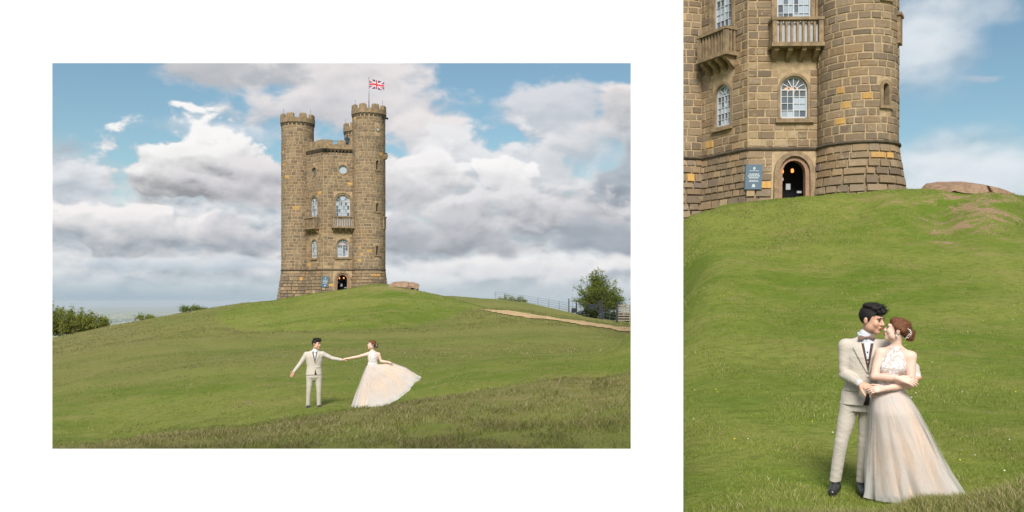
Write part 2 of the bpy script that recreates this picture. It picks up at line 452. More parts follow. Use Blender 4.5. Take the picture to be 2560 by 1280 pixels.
def soilness(x, y):
    u = CX + F * x / np.maximum(y, 0.5)
    a = np.exp(-(((u - 1000) / 70) ** 2 + ((y - 86) / 5.5) ** 2)) * 0.75
    b = np.exp(-(((u - 2420) / 170) ** 2 + ((y - 32) / 4.2) ** 2)) * 0.66
    c = np.exp(-(((u - 2200) / 90) ** 2 + ((y - 34) / 1.6) ** 2)) * 0.35
    return np.maximum.reduce([a, b, c])

def build_hill():
    th = np.concatenate([np.linspace(-180, -42, 40)[:-1], np.linspace(-42, 42, 430), np.linspace(42, 180, 40)[1:]])
    r = np.concatenate([np.geomspace(0.8, 6, 22)[:-1], np.geomspace(6, 140, 270), np.geomspace(140, 900, 24)[1:]])
    T, RR = np.meshgrid(np.radians(th), r)
    X, Y = RR * np.sin(T), RR * np.cos(T)
    Z = height(X, Y)
    nr, nc = X.shape
    V = np.stack([X, Y, Z], -1).reshape(-1, 3)
    i = np.arange(nr - 1)[:, None] * nc + np.arange(nc - 1)[None]
    Q = np.stack([i, i + 1, i + nc + 1, i + nc], -1).reshape(-1, 4)[:, ::-1]
    o = np_mesh('hill', V, Q, M_TURF)
    vcol(o, np.stack([dry_and_shade(V[:, 0], V[:, 1]), soilness(V[:, 0], V[:, 1]), V[:, 0] * 0], -1))
    o['kind'] = 'structure'
    return o
hill = build_hill()

# ------------------------------------------------------------------ the plain far below, to the horizon
def build_plain():
    m, nt, b = new_mat('farmland', (0.1, 0.12, 0.05), 0.9, 0, 0.1)
    p = geo_pos(nt)
    v = nt.nodes.new('ShaderNodeTexVoronoi'); v.inputs['Scale'].default_value = 0.0021; nt.links.new(p.s, v.inputs['Vector'])
    r_, g_, b_ = sep(nt, S(v.outputs['Color']))
    c = mixc(r_, lin((84, 104, 56)), lin((140, 146, 84)))
    c = mixc((g_).step(0.72, 0.8), c, lin((190, 172, 128)))
    c = mixc(noise(p, 0.0012, 6.0, 0.7).step(0.52, 0.6), c, lin((50, 68, 42)))
    nt.links.new(c.s, b.inputs['Base Color'])
    n = 48; V = []; Fc = []
    rr = [600, 3000, 9000, 24000, 60000]
    for q in rr:
        for k in range(n): V.append((q * math.sin(2 * math.pi * k / n), q * math.cos(2 * math.pi * k / n), -205.0 - (q / 60000.0) ** 2 * 30))
    for i in range(len(rr) - 1):
        for k in range(n): Fc.append((i * n + k, i * n + (k + 1) % n, (i + 1) * n + (k + 1) % n, (i + 1) * n + k)[::-1])
    o = mesh_obj('plain', V, Fc, m); o['kind'] = 'structure'
    # villages and glasshouses glinting on the plain
    g = MB(); rg = random.Random(5)
    for k in range(260):
        px = rg.uniform(120, 720); Y = rg.choice([7800, 8600, 9800, 11500, 14500, 19000]) * rg.uniform(0.97, 1.04)
        x = (px - CX) / F * Y; w = rg.uniform(8, 46)
        g.box((x, Y, -205.5 + 4), (w, rg.uniform(10, 40), rg.uniform(6, 14)), Matrix.Rotation(rg.uniform(-0.5, 0.5), 3, 'Z'))
    go = g.build('far_villages', simple_mat('far_walls', (0.42, 0.40, 0.38), 0.8, 0.2, 0.01))
    tag(go, 'scattered pale village roofs far off on the hazy blue plain', 'village', kind='stuff')
    return o
build_plain()

# ------------------------------------------------------------------ footpath of pale crushed stone
def build_path():
    m, nt, b = new_mat('crushed_stone', (0.42, 0.32, 0.2), 0.9, 0, 0.2)
    p = geo_pos(nt)
    n1 = noise(p, 0.8, 5.0, 0.6); n2 = noise(p, 14.0, 5.0, 0.7)
    c = mixc(n1.step(0.35, 0.65), lin((176, 150, 112)), lin((196, 168, 126))); c = mixc(n2.step(0.5, 0.7) * 0.4, c, lin((150, 124, 90)))
    nt.links.new(c.s, b.inputs['Base Color']); bump(nt, b, n2, 0.4, 0.03)
    keys = [(1195, 75.6, 0.15), (1215, 75.0, 0.5), (1260, 73.6, 1.35), (1330, 71.0, 1.9), (1420, 68.0, 2.0), (1500, 65.0, 2.05), (1580, 62.3, 2.1), (1660, 59.5, 2.1)]
    px = np.linspace(1195, 1660, 90)
    Yc = np.interp(px, [k[0] for k in keys], [k[1] for k in keys]); W = np.interp(px, [k[0] for k in keys], [k[2] for k in keys])
    X = (px - CX) / F * Yc
    t = np.stack([np.gradient(X), np.gradient(Yc)], -1); t /= np.linalg.norm(t, axis=1)[:, None]
    nrm = np.stack([-t[:, 1], t[:, 0]], -1)
    V = []; Fc = []; K = 7
    rg = np.random.default_rng(3)
    for i in range(len(px)):
        for k in range(K):
            s = (k / (K - 1) - 0.5) * 2 * W[i]
            if k in (0, K - 1): s *= 1 + rg.uniform(-0.2, 0.16)
            V.append((X[i] + nrm[i, 0] * s, Yc[i] + nrm[i, 1] * s))
    V = np.array(V); z = height(V[:, 0], V[:, 1]) + 0.05
    for i in range(len(px) - 1):
        for k in range(K - 1): a = i * K + k; Fc.append((a, a + 1, a + K + 1, a + K))
    o = mesh_obj('path', np.column_stack([V, z]), Fc, m, smooth=True); o['kind'] = 'structure'
build_path()

# ------------------------------------------------------------------ white album page margin, added as a free-standing panel with one opening
def build_page():
    m, nt, b = new_mat('page_white', (0.88, 0.88, 0.875), 0.75, 0, 0.25)
    bump(nt, b, noise(obj_coord(nt), 90.0, 4.0), 0.05, 0.003)
    YW, TH = 7.0, 0.10
    def X(px): return (px - CX) / F * YW
    def Zp(py): return (HZ - py) / F * YW
    xo = [-6.0, X(1708)]; zo = [-2.3, 2.6]; xi = [X(130.6), X(1577)]; zi = [Zp(1122), Zp(157.6)]
    sp_ = 0.16
    def ring(y, grow):
        return [(xo[0], y, zo[0]), (xo[1], y, zo[0]), (xo[1], y, zo[1]), (xo[0], y, zo[1]),
                (xi[0] - grow, y, zi[0] - grow), (xi[1] + grow, y, zi[0] - grow), (xi[1] + grow, y, zi[1] + grow), (xi[0] - grow, y, zi[1] + grow)]
    V = ring(YW, 0) + ring(YW + TH, sp_)
    V[9] = (xo[1] - 0.05, YW + TH, zo[0]); V[10] = (xo[1] - 0.05, YW + TH, zo[1])
    Fc = []
    for a in range(4):
        c = (a + 1) % 4
        Fc.append((a, c, 4 + c, 4 + a)); Fc.append((8 + c, 8 + a, 12 + a, 12 + c)); Fc.append((c, a, 8 + a, 8 + c)); Fc.append((4 + a, 4 + c, 12 + c, 12 + a))
    o = mesh_obj('white_page', V, Fc, m)
    tag(o, 'white album page margin round the tower view, added as an upright panel', 'wall')
build_page()
# ------------------------------------------------------------------ stone tower
def stone_mat():
    m, nt, b = new_mat('weathered_stone', (0.2, 0.15, 0.1), 0.92, 0, 0.2)
    p = obj_coord(nt)
    t = attr(nt, 'tint')
    n1 = noise(p, 3.2, 6.0, 0.65); n2 = noise(p, 14.0, 6.0, 0.7); n3 = noise(p, 0.55, 4.0, 0.6)
    c = mixc(n2.step(0.42, 0.72) * 0.32, t, lin((84, 74, 60)))
    c = mixc(n1.step(0.55, 0.72) * 0.45, c, lin((150, 134, 108)))
    c = mixc(n3.step(0.52, 0.68) * 0.30, c, lin((146, 112, 70)))
    c = mixc(noise(p, 7.0, 2.0).step(0.70, 0.74) * 0.7, c, lin((178, 172, 156)))
    mp = nt.nodes.new('ShaderNodeMapping'); mp.inputs['Scale'].default_value = (2.6, 2.6, 0.22); nt.links.new(p.s, mp.inputs[0])
    c = mixc(noise(S(mp.outputs[0]), 1.0, 4.0, 0.6).step(0.54, 0.72) * 0.42, c, lin((88, 78, 66)))          # rain streaks
    c = mixc(noise(p, 1.5, 5.0, 0.7).step(0.56, 0.66) * 0.40, c, lin((172, 158, 132)))                     # lichen bloom
    nt.links.new(c.s, b.inputs['Base Color'])
    bump(nt, b, n2 * 0.7 + n1, 0.7, 0.03)
    return m
M_STONE = stone_mat()
M_MORTAR = simple_mat('lime_mortar', lin((168, 146, 115)), 0.95, 0.2, 4.0, bmp=0.4, bscale=30)
M_TRIM = simple_mat('dressed_stone', lin((138, 118, 92)), 0.9, 0.28, 3.0, bmp=0.35, bscale=18)
M_PINK = simple_mat('pink_door_stone', lin((150, 118, 96)), 0.9, 0.18, 4.0, bmp=0.3, bscale=18)
M_DARKST = simple_mat('dark_string_stone', lin((84, 74, 62)), 0.9, 0.3, 3.0, bmp=0.3, bscale=18)
M_WHITE = simple_mat('window_paint', (0.48, 0.49, 0.51), 0.5, 0.06, 5.0)
M_SHADE = simple_mat('dark_interior', (0.012, 0.013, 0.015), 0.9, 0.3, 2.0)  # near-black colour stands in for the shade inside rooms, porch and slits
M_LEAD = simple_mat('roof_lead', (0.12, 0.125, 0.13), 0.6, 0.2, 2.0)
M_IRON = simple_mat('black_iron', (0.015, 0.016, 0.018), 0.5, 0.2, 4.0)
M_SLATE = simple_mat('blue_grey_sign_paint', lin((72, 94, 110)), 0.5, 0.06, 4.0)
M_PRINT = simple_mat('white_print', (0.45, 0.48, 0.50), 0.6, 0.03, 4.0)
def glass_mat():
    m, nt, b = new_mat('old_window_glass', (0.3, 0.34, 0.37), 0.12, 0, 0.8)
    oi = nt.nodes.new('ShaderNodeObjectInfo'); r = S(oi.outputs['Random'])
    c = mixc(r.step(0.3, 0.6), lin((82, 92, 101)), lin((168, 180, 190)))  # pale and dark pane tones painted for reflected sky and curtains
    nt.links.new(c.s, b.inputs['Base Color'])
    return m
M_GLASS = glass_mat()
def clear_mat():
    m, nt, b = new_mat('clear_glass', (0.4, 0.45, 0.48), 0.05, 0, 0.8)
    tr = nt.nodes.new('ShaderNodeBsdfTransparent'); mx = nt.nodes.new('ShaderNodeMixShader'); mx.inputs[0].default_value = 0.3
    nt.links.new(tr.outputs[0], mx.inputs[1]); nt.links.new(b.outputs[0], mx.inputs[2])
    nt.links.new(mx.outputs[0], nt.nodes['Material Output'].inputs[0]); return m
M_CLEAR = clear_mat()
def lamp_mat():
    m, nt, b = new_mat('lit_lamp_shade', (0.8, 0.4, 0.15), 0.5)
    b.inputs['Emission Color'].default_value = (1.0, 0.36, 0.10, 1); b.inputs['Emission Strength'].default_value = 1.0
    return m
M_LAMP = lamp_mat()
M_NOTICE = simple_mat('grey_notice', (0.3, 0.32, 0.34), 0.5, 0.05, 4.0)

SL = 4.86; RT = 1.74; Z_STR = 2.18; BAT = 0.155; Z_LOW = -4.6
Z_TT, Z_BT = 20.2, 16.07
HEX = [Vector((SL * math.cos(R(180 + 60 * k)), SL * math.sin(R(180 + 60 * k)))) for k in range(6)]   # 0 left turret, 1 front corner, 2 right turret, 4 rear turret
def bat(z): return max(0.0, Z_STR - max(z, -0.8)) * BAT
def face_map(k):
    A, B = HEX[k], HEX[(k + 1) % 6]; t = (B - A).normalized(); n = Vector((t.y, -t.x))
    def f(s, z, d):
        e = (bat(z) + max(0.0, d) * (d < 0.06)) * 0.5774        # the splayed foot still meets at the corner
        s = s * (1 + e / SL) if k == 0 else SL - (SL - s) * (1 + e / SL)
        p = A + t * s + n * (d + bat(z)); return (p.x, p.y, z)
    return f
def turret_map(k):
    C = HEX[k]
    def f(a, z, d): r = RT + d + bat(z); return (C.x + r * math.cos(a), C.y + r * math.sin(a), z)
    return f

PAL = [(140, 121, 99), (128, 111, 92), (146, 127, 104), (132, 117, 99), (143, 122, 97), (122, 107, 91), (150, 130, 106)]
PAL_TAN = [(168, 145, 113), (160, 137, 107), (152, 129, 101), (170, 149, 118), (144, 124, 100)]
OCHRE = (204, 160, 92)
STONES = []          # (verts, faces, colour, weight)
def stone(fn, u0, u1, z0, z1, du, cols, rg, pal, weight):
    """one block: chamfered, slightly uneven, proud of the mortar"""
    g = 0.026; gu = g * du; d = rg.uniform(0.012, 0.038); ins = rg.uniform(0.012, 0.022)
    u0 += gu; u1 -= gu; z0 += g; z1 -= g
    if z1 - z0 < 0.06 or (u1 - u0) / du < 0.06: return
    j = lambda: rg.uniform(-0.012, 0.012)
    zj = [j() for _ in range(4)]
    vs = []
    for row, (zz, oi) in enumerate(((z0, 0), (z0, 1), (z1, 1), (z1, 0))):
        for c in range(cols + 1):
            f = c / cols
            if oi:
                uu = (u0 + ins * du) + (u1 - u0 - 2 * ins * du) * f; z_ = zz + (ins if row == 1 else -ins) + zj[row] * (1 - f) + zj[(row + 1) % 4] * f
                vs.append(fn(uu, z_, d + 0.2 * j()))
            else:
                vs.append(fn(u0 + (u1 - u0) * f, zz + zj[(1 if row == 0 else 2)] * (1 - f) + zj[(2 if row == 0 else 3)] * f, -0.01))
    n = cols + 1; fs = []
    for row in range(3):
        for c in range(cols): a = row * n + c; fs.append((a, a + 1, a + n + 1, a + n))
    fs.append((0, n, 2 * n, 3 * n)); fs.append((n - 1, 4 * n - 1, 3 * n - 1, 2 * n - 1))
    col = OCHRE if rg.random() < 0.013 else rg.choice(pal)
    k = rg.uniform(0.82, 1.08)
    STONES.append((vs, fs, [x * k for x in lin(col)[:3]], weight * (0.02 if z1 < -1.2 else 1.0) * (u1 - u0) / du * (z1 - z0)))

def courses(z0, z1, h, rg):
    out = []; z = z0
    n = max(1, round((z1 - z0) / h)); e = [z0 + (z1 - z0) * (i + (rg.uniform(-0.12, 0.12) if 0 < i < n else 0)) / n for i in range(n + 1)]
    return list(zip(e[:-1], e[1:]))

def arch(w, zb, zs, n=10, grow=0.0, rise=None):
    """outline up the left side, over the arch, down the right side"""
    r = w / 2 + grow; rz = (rise if rise else w / 2) + grow
    return [(-r, zb)] + [(-r * math.cos(math.pi * i / n), zs + rz * math.sin(math.pi * i / n)) for i in range(n + 1)] + [(r, zb)]
def circle(r, zc, n=24, grow=0.0):
    return [((r + grow) * math.cos(2 * math.pi * i / n), zc + (r + grow) * math.sin(2 * math.pi * i / n)) for i in range(n)]

def strip(mb, fn, sc, inner, outer, d0, d_in, d_out, closed, du=1.0, mi=0):
    """moulding between two outlines, with returns inward and outward"""
    m = len(inner); rows = [[fn(sc + u * du, z, d_out) for u, z in outer], [fn(sc + u * du, z, d0) for u, z in outer],
                            [fn(sc + u * du, z, d0) for u, z in inner], [fn(sc + u * du, z, d_in) for u, z in inner]]
    vs = [v for r in rows for v in r]; fs = []
    for r in range(3):
        for i in range(m if closed else m - 1):
            a, b_ = r * m + i, r * m + (i + 1) % m; fs.append((a, b_, b_ + m, a + m))
    mb.add(vs, fs, mi)

def window(tower, fn, sc, w, zb, zs, cols, rows, fan, rg, clear_top=False, depth=-0.14, du=1.0):
    """painted arched sash: frame and bars, each pane its own sheet"""
    mb = MB(); fr = 0.075
    ou, inn = arch(w, zb, zs), arch(w, zb, zs, grow=-fr)
    inn = [(u, max(z, zb + fr)) for u, z in inn]
    strip(mb, fn, sc, inn, ou, depth + 0.05, depth - 0.02, depth - 0.02, False, du)
    def bar(a, b, t=0.028, d=depth + 0.035):
        a = Vector(a); b = Vector(b); v = (b - a).normalized(); nn = Vector((-v.y, v.x)) * t
        q = [a - nn, b - nn, b + nn, a + nn]
        vs = [fn(sc + x.x * du, x.y, d) for x in q] + [fn(sc + x.x * du, x.y, depth - 0.01) for x in q]
        mb.add(vs, [(0, 1, 2, 3), (0, 4, 5, 1), (1, 5, 6, 2), (2, 6, 7, 3), (3, 7, 4, 0)])
    hw = w / 2 - fr
    bar((-hw, zb + fr / 2), (hw, zb + fr / 2), 0.05)
    for i in range(1, cols): bar((-hw + 2 * hw * i / cols, zb + fr), (-hw + 2 * hw * i / cols, zs), 0.016 if not (cols % 2 == 0 and i == cols // 2) else 0.034)
    for j in range(1, rows + 1): z = zb + fr + (zs - zb - fr) * j / rows; bar((-hw, z), (hw, z), 0.015 if j < rows else 0.03)
    rr = hw * 1.02
    for i in range(1, fan): a = math.pi * i / fan; bar((rr * 0.28 * math.cos(a), zs + rr * 0.28 * math.sin(a)), (rr * math.cos(a), zs + rr * math.sin(a)), 0.022)
    for i in range(8):
        a0, a1 = math.pi * i / 8, math.pi * (i + 1) / 8
        bar((rr * .3 * math.cos(a0), zs + rr * .3 * math.sin(a0)), (rr * .3 * math.cos(a1), zs + rr * .3 * math.sin(a1)), 0.02)
    wo = mb.build('window', M_WHITE, tower)
    for i in range(cols):
        for j in range(rows):
            x0, x1 = -hw + 2 * hw * i / cols, -hw + 2 * hw * (i + 1) / cols
            z0, z1 = zb + fr + (zs - zb - fr) * j / rows, zb + fr + (zs - zb - fr) * (j + 1) / rows
            t = [rg.uniform(-0.008, 0.008) for _ in range(3)]
            mesh_obj('pane', [fn(sc + x0 * du, z0, depth + t[0]), fn(sc + x1 * du, z0, depth + t[1]), fn(sc + x1 * du, z1, depth + t[2]), fn(sc + x0 * du, z1, depth + t[0] + t[2] - t[1])], [(0, 1, 2, 3)],
                     M_CLEAR if clear_top and j == rows - 1 else M_GLASS, wo)
    for i in range(fan):
        a0, a1 = math.pi * i / fan, math.pi * (i + 1) / fan
        pts = [(0, zs)] + [(rr * math.cos(a0 + (a1 - a0) * k / 3), zs + rr * math.sin(a0 + (a1 - a0) * k / 3)) for k in range(4)]
        t = rg.uniform(-0.006, 0.006)
        mesh_obj('pane', [fn(sc + u * du, z, depth + t * (1 + k * 0.2)) for k, (u, z) in enumerate(pts)], [tuple(range(5))], M_CLEAR if clear_top else M_GLASS, wo)
    return wo

def balcony(tower, fn, sc, w, z0, z1, proj, nb, ncorb):
    fl = MB()
    def bx(mb, s0, s1, za, zb_, d0, d1):
        vs = [fn(s, z, d) for z in (za, zb_) for d in (d0, d1) for s in (s0, s1)]
        mb.add(vs, [(0, 1, 3, 2), (4, 6, 7, 5), (0, 4, 5, 1), (2, 3, 7, 6), (0, 2, 6, 4), (1, 5, 7, 3)])
    a, b_ = sc - w / 2, sc + w / 2
    bx(fl, a - 0.06, b_ + 0.06, z0 - 0.10, z0 + 0.08, -0.05, proj + 0.07)
    o = fl.build('balcony', M_TRIM, tower)
    rail = MB(); bx(rail, a - 0.05, b_ + 0.05, z1 - 0.13, z1, proj - 0.20, proj + 0.06); bx(rail, a - 0.05, a + 0.16, z1 - 0.13, z1, -0.05, proj - 0.202); bx(rail, b_ - 0.16, b_ + 0.05, z1 - 0.13, z1, -0.05, proj - 0.202)
    rail.build('rail', M_TRIM, o)
    for s in (a + 0.09, b_ - 0.09):
        p = MB(); bx(p, s - 0.10, s + 0.10, z0 + 0.082, z1 - 0.132, proj - 0.18, proj + 0.03); p.build('corner_post', M_TRIM, o)
    top = z1 - 0.132; bot = z0 + 0.082
    for i in range(nb):
        s = a + 0.24 + (w - 0.48) * (i + 0.5) / nb; hw = 0.045
        p = MB(); bx(p, s - hw, s + hw, bot, top, proj - 0.13, proj - 0.02); p.build('baluster', M_TRIM, o)
    # pointed heads between the balusters
    hd = MB(); gap = (w - 0.48) / nb
    for i in range(nb + 1):
        s = a + 0.24 + gap * i
        for sg in (-1, 1):
            vs = [fn(s + sg * gap * 0.5, top, proj - 0.05), fn(s + sg * gap * 0.5, top - 0.30, proj - 0.05), fn(s + sg * gap * 0.30, top - 0.14, proj - 0.05), fn(s, top - 0.02, proj - 0.05)]
            hd.add(vs, [(0, 1, 2, 3)])
    hd.build('tracery', M_TRIM, o)
    pn = MB(); bx(pn, a + 0.2, b_ - 0.2, bot, top - 0.1, proj - 0.165, proj - 0.145); pn.build('screen_panel', simple_mat('pale_screen', lin((168, 168, 170)), 0.4, 0.08, 3.0), o)
    for sg, s in ((-1, a + 0.03), (1, b_ - 0.03)):
        for k in range(2):
            d = 0.10 + k * 0.2; p = MB(); bx(p, s - 0.04, s + 0.04, bot, top, d, d + 0.09); p.build('baluster', M_TRIM, o)
    for i in range(ncorb):
        s = a + 0.2 + (w - 0.4) * i / (ncorb - 1); p = MB()
        prof = [(z0 - 0.102, proj - 0.05), (z0 - 0.25, proj - 0.08), (z0 - 0.34, proj - 0.28), (z0 - 0.46, proj - 0.40), (z0 - 0.60, 0.06), (z0 - 0.66, -0.02), (z0 - 0.102, -0.02)]
        vs = [fn(s - 0.10, z, d) for z, d in prof] + [fn(s + 0.10, z, d) for z, d in prof]; n = len(prof)
        p.add(vs, [tuple(range(n)), tuple(range(2 * n - 1, n - 1, -1))] + [(i_, i_ + n, (i_ + 1) % n + n, (i_ + 1) % n) for i_ in range(n)])
        p.build('corbel', M_TRIM, o)
    return o

def build_tower():
    rg = random.Random(11)
    tw = empty('stone_tower')
    core = MB(); trim = None
    # ---- openings, in face coordinates: name, face, centre, outline for the stones to keep clear of
    Q0, Q1 = SL - 1.66, 2.07
    f0, f1 = face_map(0), face_map(1)
    holes = {0: [], 1: []}
    LW = 1.02
    holes[1] += [('door', Q1, arch(1.12, -1.4, 1.05, rise=0.62), (0.95, -1.4, 2.1)),
                 ('lw', Q1, arch(1.22, 3.56, 4.86), (0.70, 3.45, 5.62)), ('uw', Q1, arch(1.52, 6.75, 9.48), (0.95, 6.05, 10.45)), ('oc', Q1, circle(0.46, 12.96), (0.62, 12.32, 13.6))]
    holes[0] += [('lw', Q0, arch(LW, 3.50, 4.94), (0.64, 3.40, 5.64)), ('uw', Q0, arch(1.20, 6.75, 9.5), (0.80, 6.05, 10.25)), ('oc', Q0, circle(0.42, 12.85), (0.60, 12.2, 13.5))]
    ZP = 14.75
    for k, fn in ((0, f0), (1, f1)):
        # wall sheet with its openings, then the reveals
        z_rows = [Z_LOW, Z_STR, ZP]
        lo = [(0, Z_LOW), (SL, Z_LOW), (SL, Z_STR), (SL, ZP), (0, ZP), (0, Z_STR)]
        pts = [Vector(p) for p in lo]; edges = [(i, (i + 1) % 6) for i in range(6)] + ([] if k == 1 else [(5, 2)]); 
        loops = []
        for nm, sc, ol, _ in holes[k]:
            b0 = len(pts); loop = [(sc + u, z) for u, z in ol]; pts += [Vector(p) for p in loop]; n = len(loop)
            edges += [(b0 + i, b0 + (i + 1) % n) for i in range(n)]; loops.append(loop)
        # rows of extra points keep the batter straight
        for i in range(1, 24):
            pts.append(Vector((SL * i / 24, Z_STR - 0.001)))
        res = delaunay_2d_cdt(pts, edges, [], 0, 1e-5)
        vo, fo = res[0], res[2]
        def inside(p, lp):
            c = False; n = len(lp)
            for i in range(n):
                a, b_ = lp[i], lp[i - 1]
                if (a[1] > p.y) != (b_[1] > p.y) and p.x < (b_[0] - a[0]) * (p.y - a[1]) / (b_[1] - a[1]) + a[0]: c = not c
            return c
        fs = []
        for f in fo:
            ctr = sum((vo[i] for i in f), Vector((0, 0))) / len(f)
            if 0 <= ctr.x <= SL and Z_LOW <= ctr.y <= ZP and not any(inside(ctr, lp) for lp in loops): fs.append(tuple(f))
        core.add([fn(v.x, v.y, 0) for v in vo], fs)
        for lp in loops:
            n = len(lp); core.add([fn(s, z, 0) for s, z in lp] + [fn(s, z, -0.45) for s, z in lp], [(i, (i + 1) % n, (i + 1) % n + n, i + n) for i in range(n)])
    for k in (2, 3, 4, 5):
        fn = face_map(k); core.add([fn(s, z, 0) for z in (Z_LOW, Z_STR, ZP) for s in (0, SL)], [(0, 1, 3, 2), (2, 3, 5, 4)])
    core.build('mortar_core', M_MORTAR, tw)
    # dark rooms behind the windows
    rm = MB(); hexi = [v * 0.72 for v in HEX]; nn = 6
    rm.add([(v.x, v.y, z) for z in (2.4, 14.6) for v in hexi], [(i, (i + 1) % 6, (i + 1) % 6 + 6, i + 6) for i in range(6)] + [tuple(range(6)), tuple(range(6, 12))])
    rm.build('interior', M_SHADE, tw)
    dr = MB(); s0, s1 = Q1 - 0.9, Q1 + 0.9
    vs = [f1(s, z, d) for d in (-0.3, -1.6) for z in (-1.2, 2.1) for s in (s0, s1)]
    dr.add(vs, [(4, 5, 7, 6), (0, 2, 6, 4), (1, 5, 7, 3), (2, 3, 7, 6), (0, 4, 5, 1)]); dr.build('porch', M_SHADE, tw)
    # ---- turrets
    SLIT_A = R(293.0); SL_DU = 1.0 / RT; SLITS = [(3.72, 4.72), (8.36, 9.28), (12.82, 13.85)]
    for k in (0, 2, 4):
        fn = turret_map(k); C = HEX[k]; tb = MB()
        dz = {0: -0.86, 2: -0.30, 4: -0.65}[k]                  # the three turrets rise to different heights
        ft = lambda a, z, d, fn=fn, dz=dz: fn(a, z + dz, d)
        zs = [Z_LOW, Z_STR, 19.45 + dz]; hole = []
        if k == 2: hole = [(z0, z1) for z0, z1 in SLITS]; zs = sorted(set(zs + [z for h in hole for z in h] + [16.98, 17.42]))
        angs = [2 * math.pi * i / 64 for i in range(64)]
        wa = 0.19 * SL_DU
        if k == 2:
            angs = [a for a in angs if not (SLIT_A - wa - 0.03 < a < SLIT_A + wa + 0.03)] + [SLIT_A - wa, SLIT_A + wa]; angs.sort()
        n = len(angs); tb.add([fn(a, z, 0) for z in zs for a in angs], [])
        for r in range(len(zs) - 1):
            for i in range(n):
                a0, a1 = angs[i], angs[(i + 1) % n]
                if k == 2 and abs(a0 - (SLIT_A - wa)) < 1e-6 and any(abs(zs[r] - h[0]) < 1e-6 for h in hole): continue
                tb.f.append((r * n + i, r * n + (i + 1) % n, (r + 1) * n + (i + 1) % n, (r + 1) * n + i)); tb.m.append(0)
        to = tb.build('turret', M_MORTAR, tw, True)
        # blocks of the shaft
        cam_a = {0: 280.0 - 16.7 + 6, 2: 279.2 - 16.7 + 8, 4: 255.0}[k]
        for zone in ((Z_LOW, Z_STR - 0.07), (Z_STR + 0.08, 18.86 + dz)):
            for (z0, z1) in courses(zone[0], zone[1], 0.345, rg):
                if k == 4 and z1 < 15.0: continue
                a = R(cam_a - 125) + rg.uniform(0, 0.3); end = R(cam_a + 125)
                while a < end:
                    w = rg.choice([0.36, 0.44, 0.5, 0.56, 0.64, 0.78]) * rg.uniform(0.92, 1.08) / RT
                    mid = (a + w / 2); rel = abs((mid - R(cam_a) + math.pi) % (2 * math.pi) - math.pi)
                    skip = False
                    if k == 2:
                        for h in SLITS + [(16.95, 17.45)]:
                            if z1 > h[0] - 0.10 and z0 < h[1] + 0.16 and a < SLIT_A + 0.29 * SL_DU and a + w > SLIT_A - 0.29 * SL_DU:
                                if a < SLIT_A - 0.29 * SL_DU - 0.08: w2 = SLIT_A - 0.29 * SL_DU - a; stone(fn, a, a + w2, z0, z1, 1 / RT, 2, rg, PAL, max(0.05, math.cos(rel)))
                                a = SLIT_A + 0.29 * SL_DU; skip = True; break
                    if skip: continue
                    pal = PAL if (z0 > 2.2 or rg.random() < 0.75) else PAL_TAN + [(122, 108, 104)]
                    if k == 2 and ((3.45 < z0 < 4.2 and SLIT_A - .62 < mid < SLIT_A - .14) or (1.15 < z0 < 1.5 and SLIT_A - .45 < mid < SLIT_A + .1)): pal = [OCHRE, (196, 156, 98)]
                    stone(fn, a, a + w, z0, z1, 1 / RT, 3, rg, pal, max(0.02, math.cos(rel)) * (0.4 if k == 4 else 1.0) * (0.25 if z0 > 13 else 1.0)); a += w
        # string course, corbelled parapet, battlements
        def ring(z0, z1, dd0, dd1, name, mat, parent):
            mb = MB(); n = 56; prof = [(0.0, z0), (dd0, z0 + 0.01), (dd1, (z0 + z1) / 2), (dd0, z1 - 0.01), (0.0, z1)]
            vs = [fn(2 * math.pi * i / n, z, d - (bat(z) if z < Z_STR else 0)) for d, z in prof for i in range(n)]
            mb.add(vs, [(j * n + i, j * n + (i + 1) % n, (j + 1) * n + (i + 1) % n, (j + 1) * n + i) for j in range(len(prof) - 1) for i in range(n)]); return mb.build(name, mat, parent, True)
        ring(Z_STR - 0.07, Z_STR + 0.08, 0.09, 0.12, 'string_course', M_DARKST, to)
        pb = MB(); n = 56
        prof = [(0.02, 19.12), (0.14, 19.20), (0.14, 19.68), (-0.30, 19.68), (-0.30, 19.3)]
        pb.add([ft(2 * math.pi * i / n, z, d) for d, z in prof for i in range(n)], [(j * n + i, j * n + (i + 1) % n, (j + 1) * n + (i + 1) % n, (j + 1) * n + i) for j in range(4) for i in range(n)])
        pb.build('parapet', M_TRIM, to)
        for i in range(24):
            a = 2 * math.pi * i / 24; c = MB(); da = 0.085
            vs = [ft(a + s * da, z, d) for s in (-1, 1) for z, d in ((18.88, 0.0), (18.92, 0.07), (19.195, 0.125), (19.195, 0.0))]
            c.add(vs, [(0, 1, 2, 3), (7, 6, 5, 4), (0, 4, 5, 1), (1, 5, 6, 2), (2, 6, 7, 3), (3, 7, 4, 0)]); c.build('corbel', M_DARKST, to)
        for i in range(8):
            a = 2 * math.pi * (i + 0.35) / 8; c = MB(); da0, da1 = 0.225, 0.185
            vs = []
            for z, da, d0, d1 in ((19.682, da0, -0.30, 0.14), (20.10, da0 * 0.92, -0.29, 0.135), (Z_TT, da1 * 0.82, -0.22, 0.06)):
                for d in (d0, d1):
                    for s in (-1, -0.33, 0.33, 1): vs.append(ft(a + s * da, z, d))
            fs = []
            for l in range(2):
                b0 = l * 8
                for s in range(3): fs += [(b0 + s, b0 + s + 1, b0 + s + 9, b0 + s + 8), (b0 + 4 + s, b0 + 12 + s, b0 + 13 + s, b0 + 5 + s)]
                fs += [(b0, b0 + 8, b0 + 12, b0 + 4), (b0 + 3, b0 + 7, b0 + 15, b0 + 11)]
            for s in range(3): fs.append((16 + s, 17 + s, 21 + s, 20 + s))
            c.add(vs, fs); c.build('merlon', M_TRIM, to)
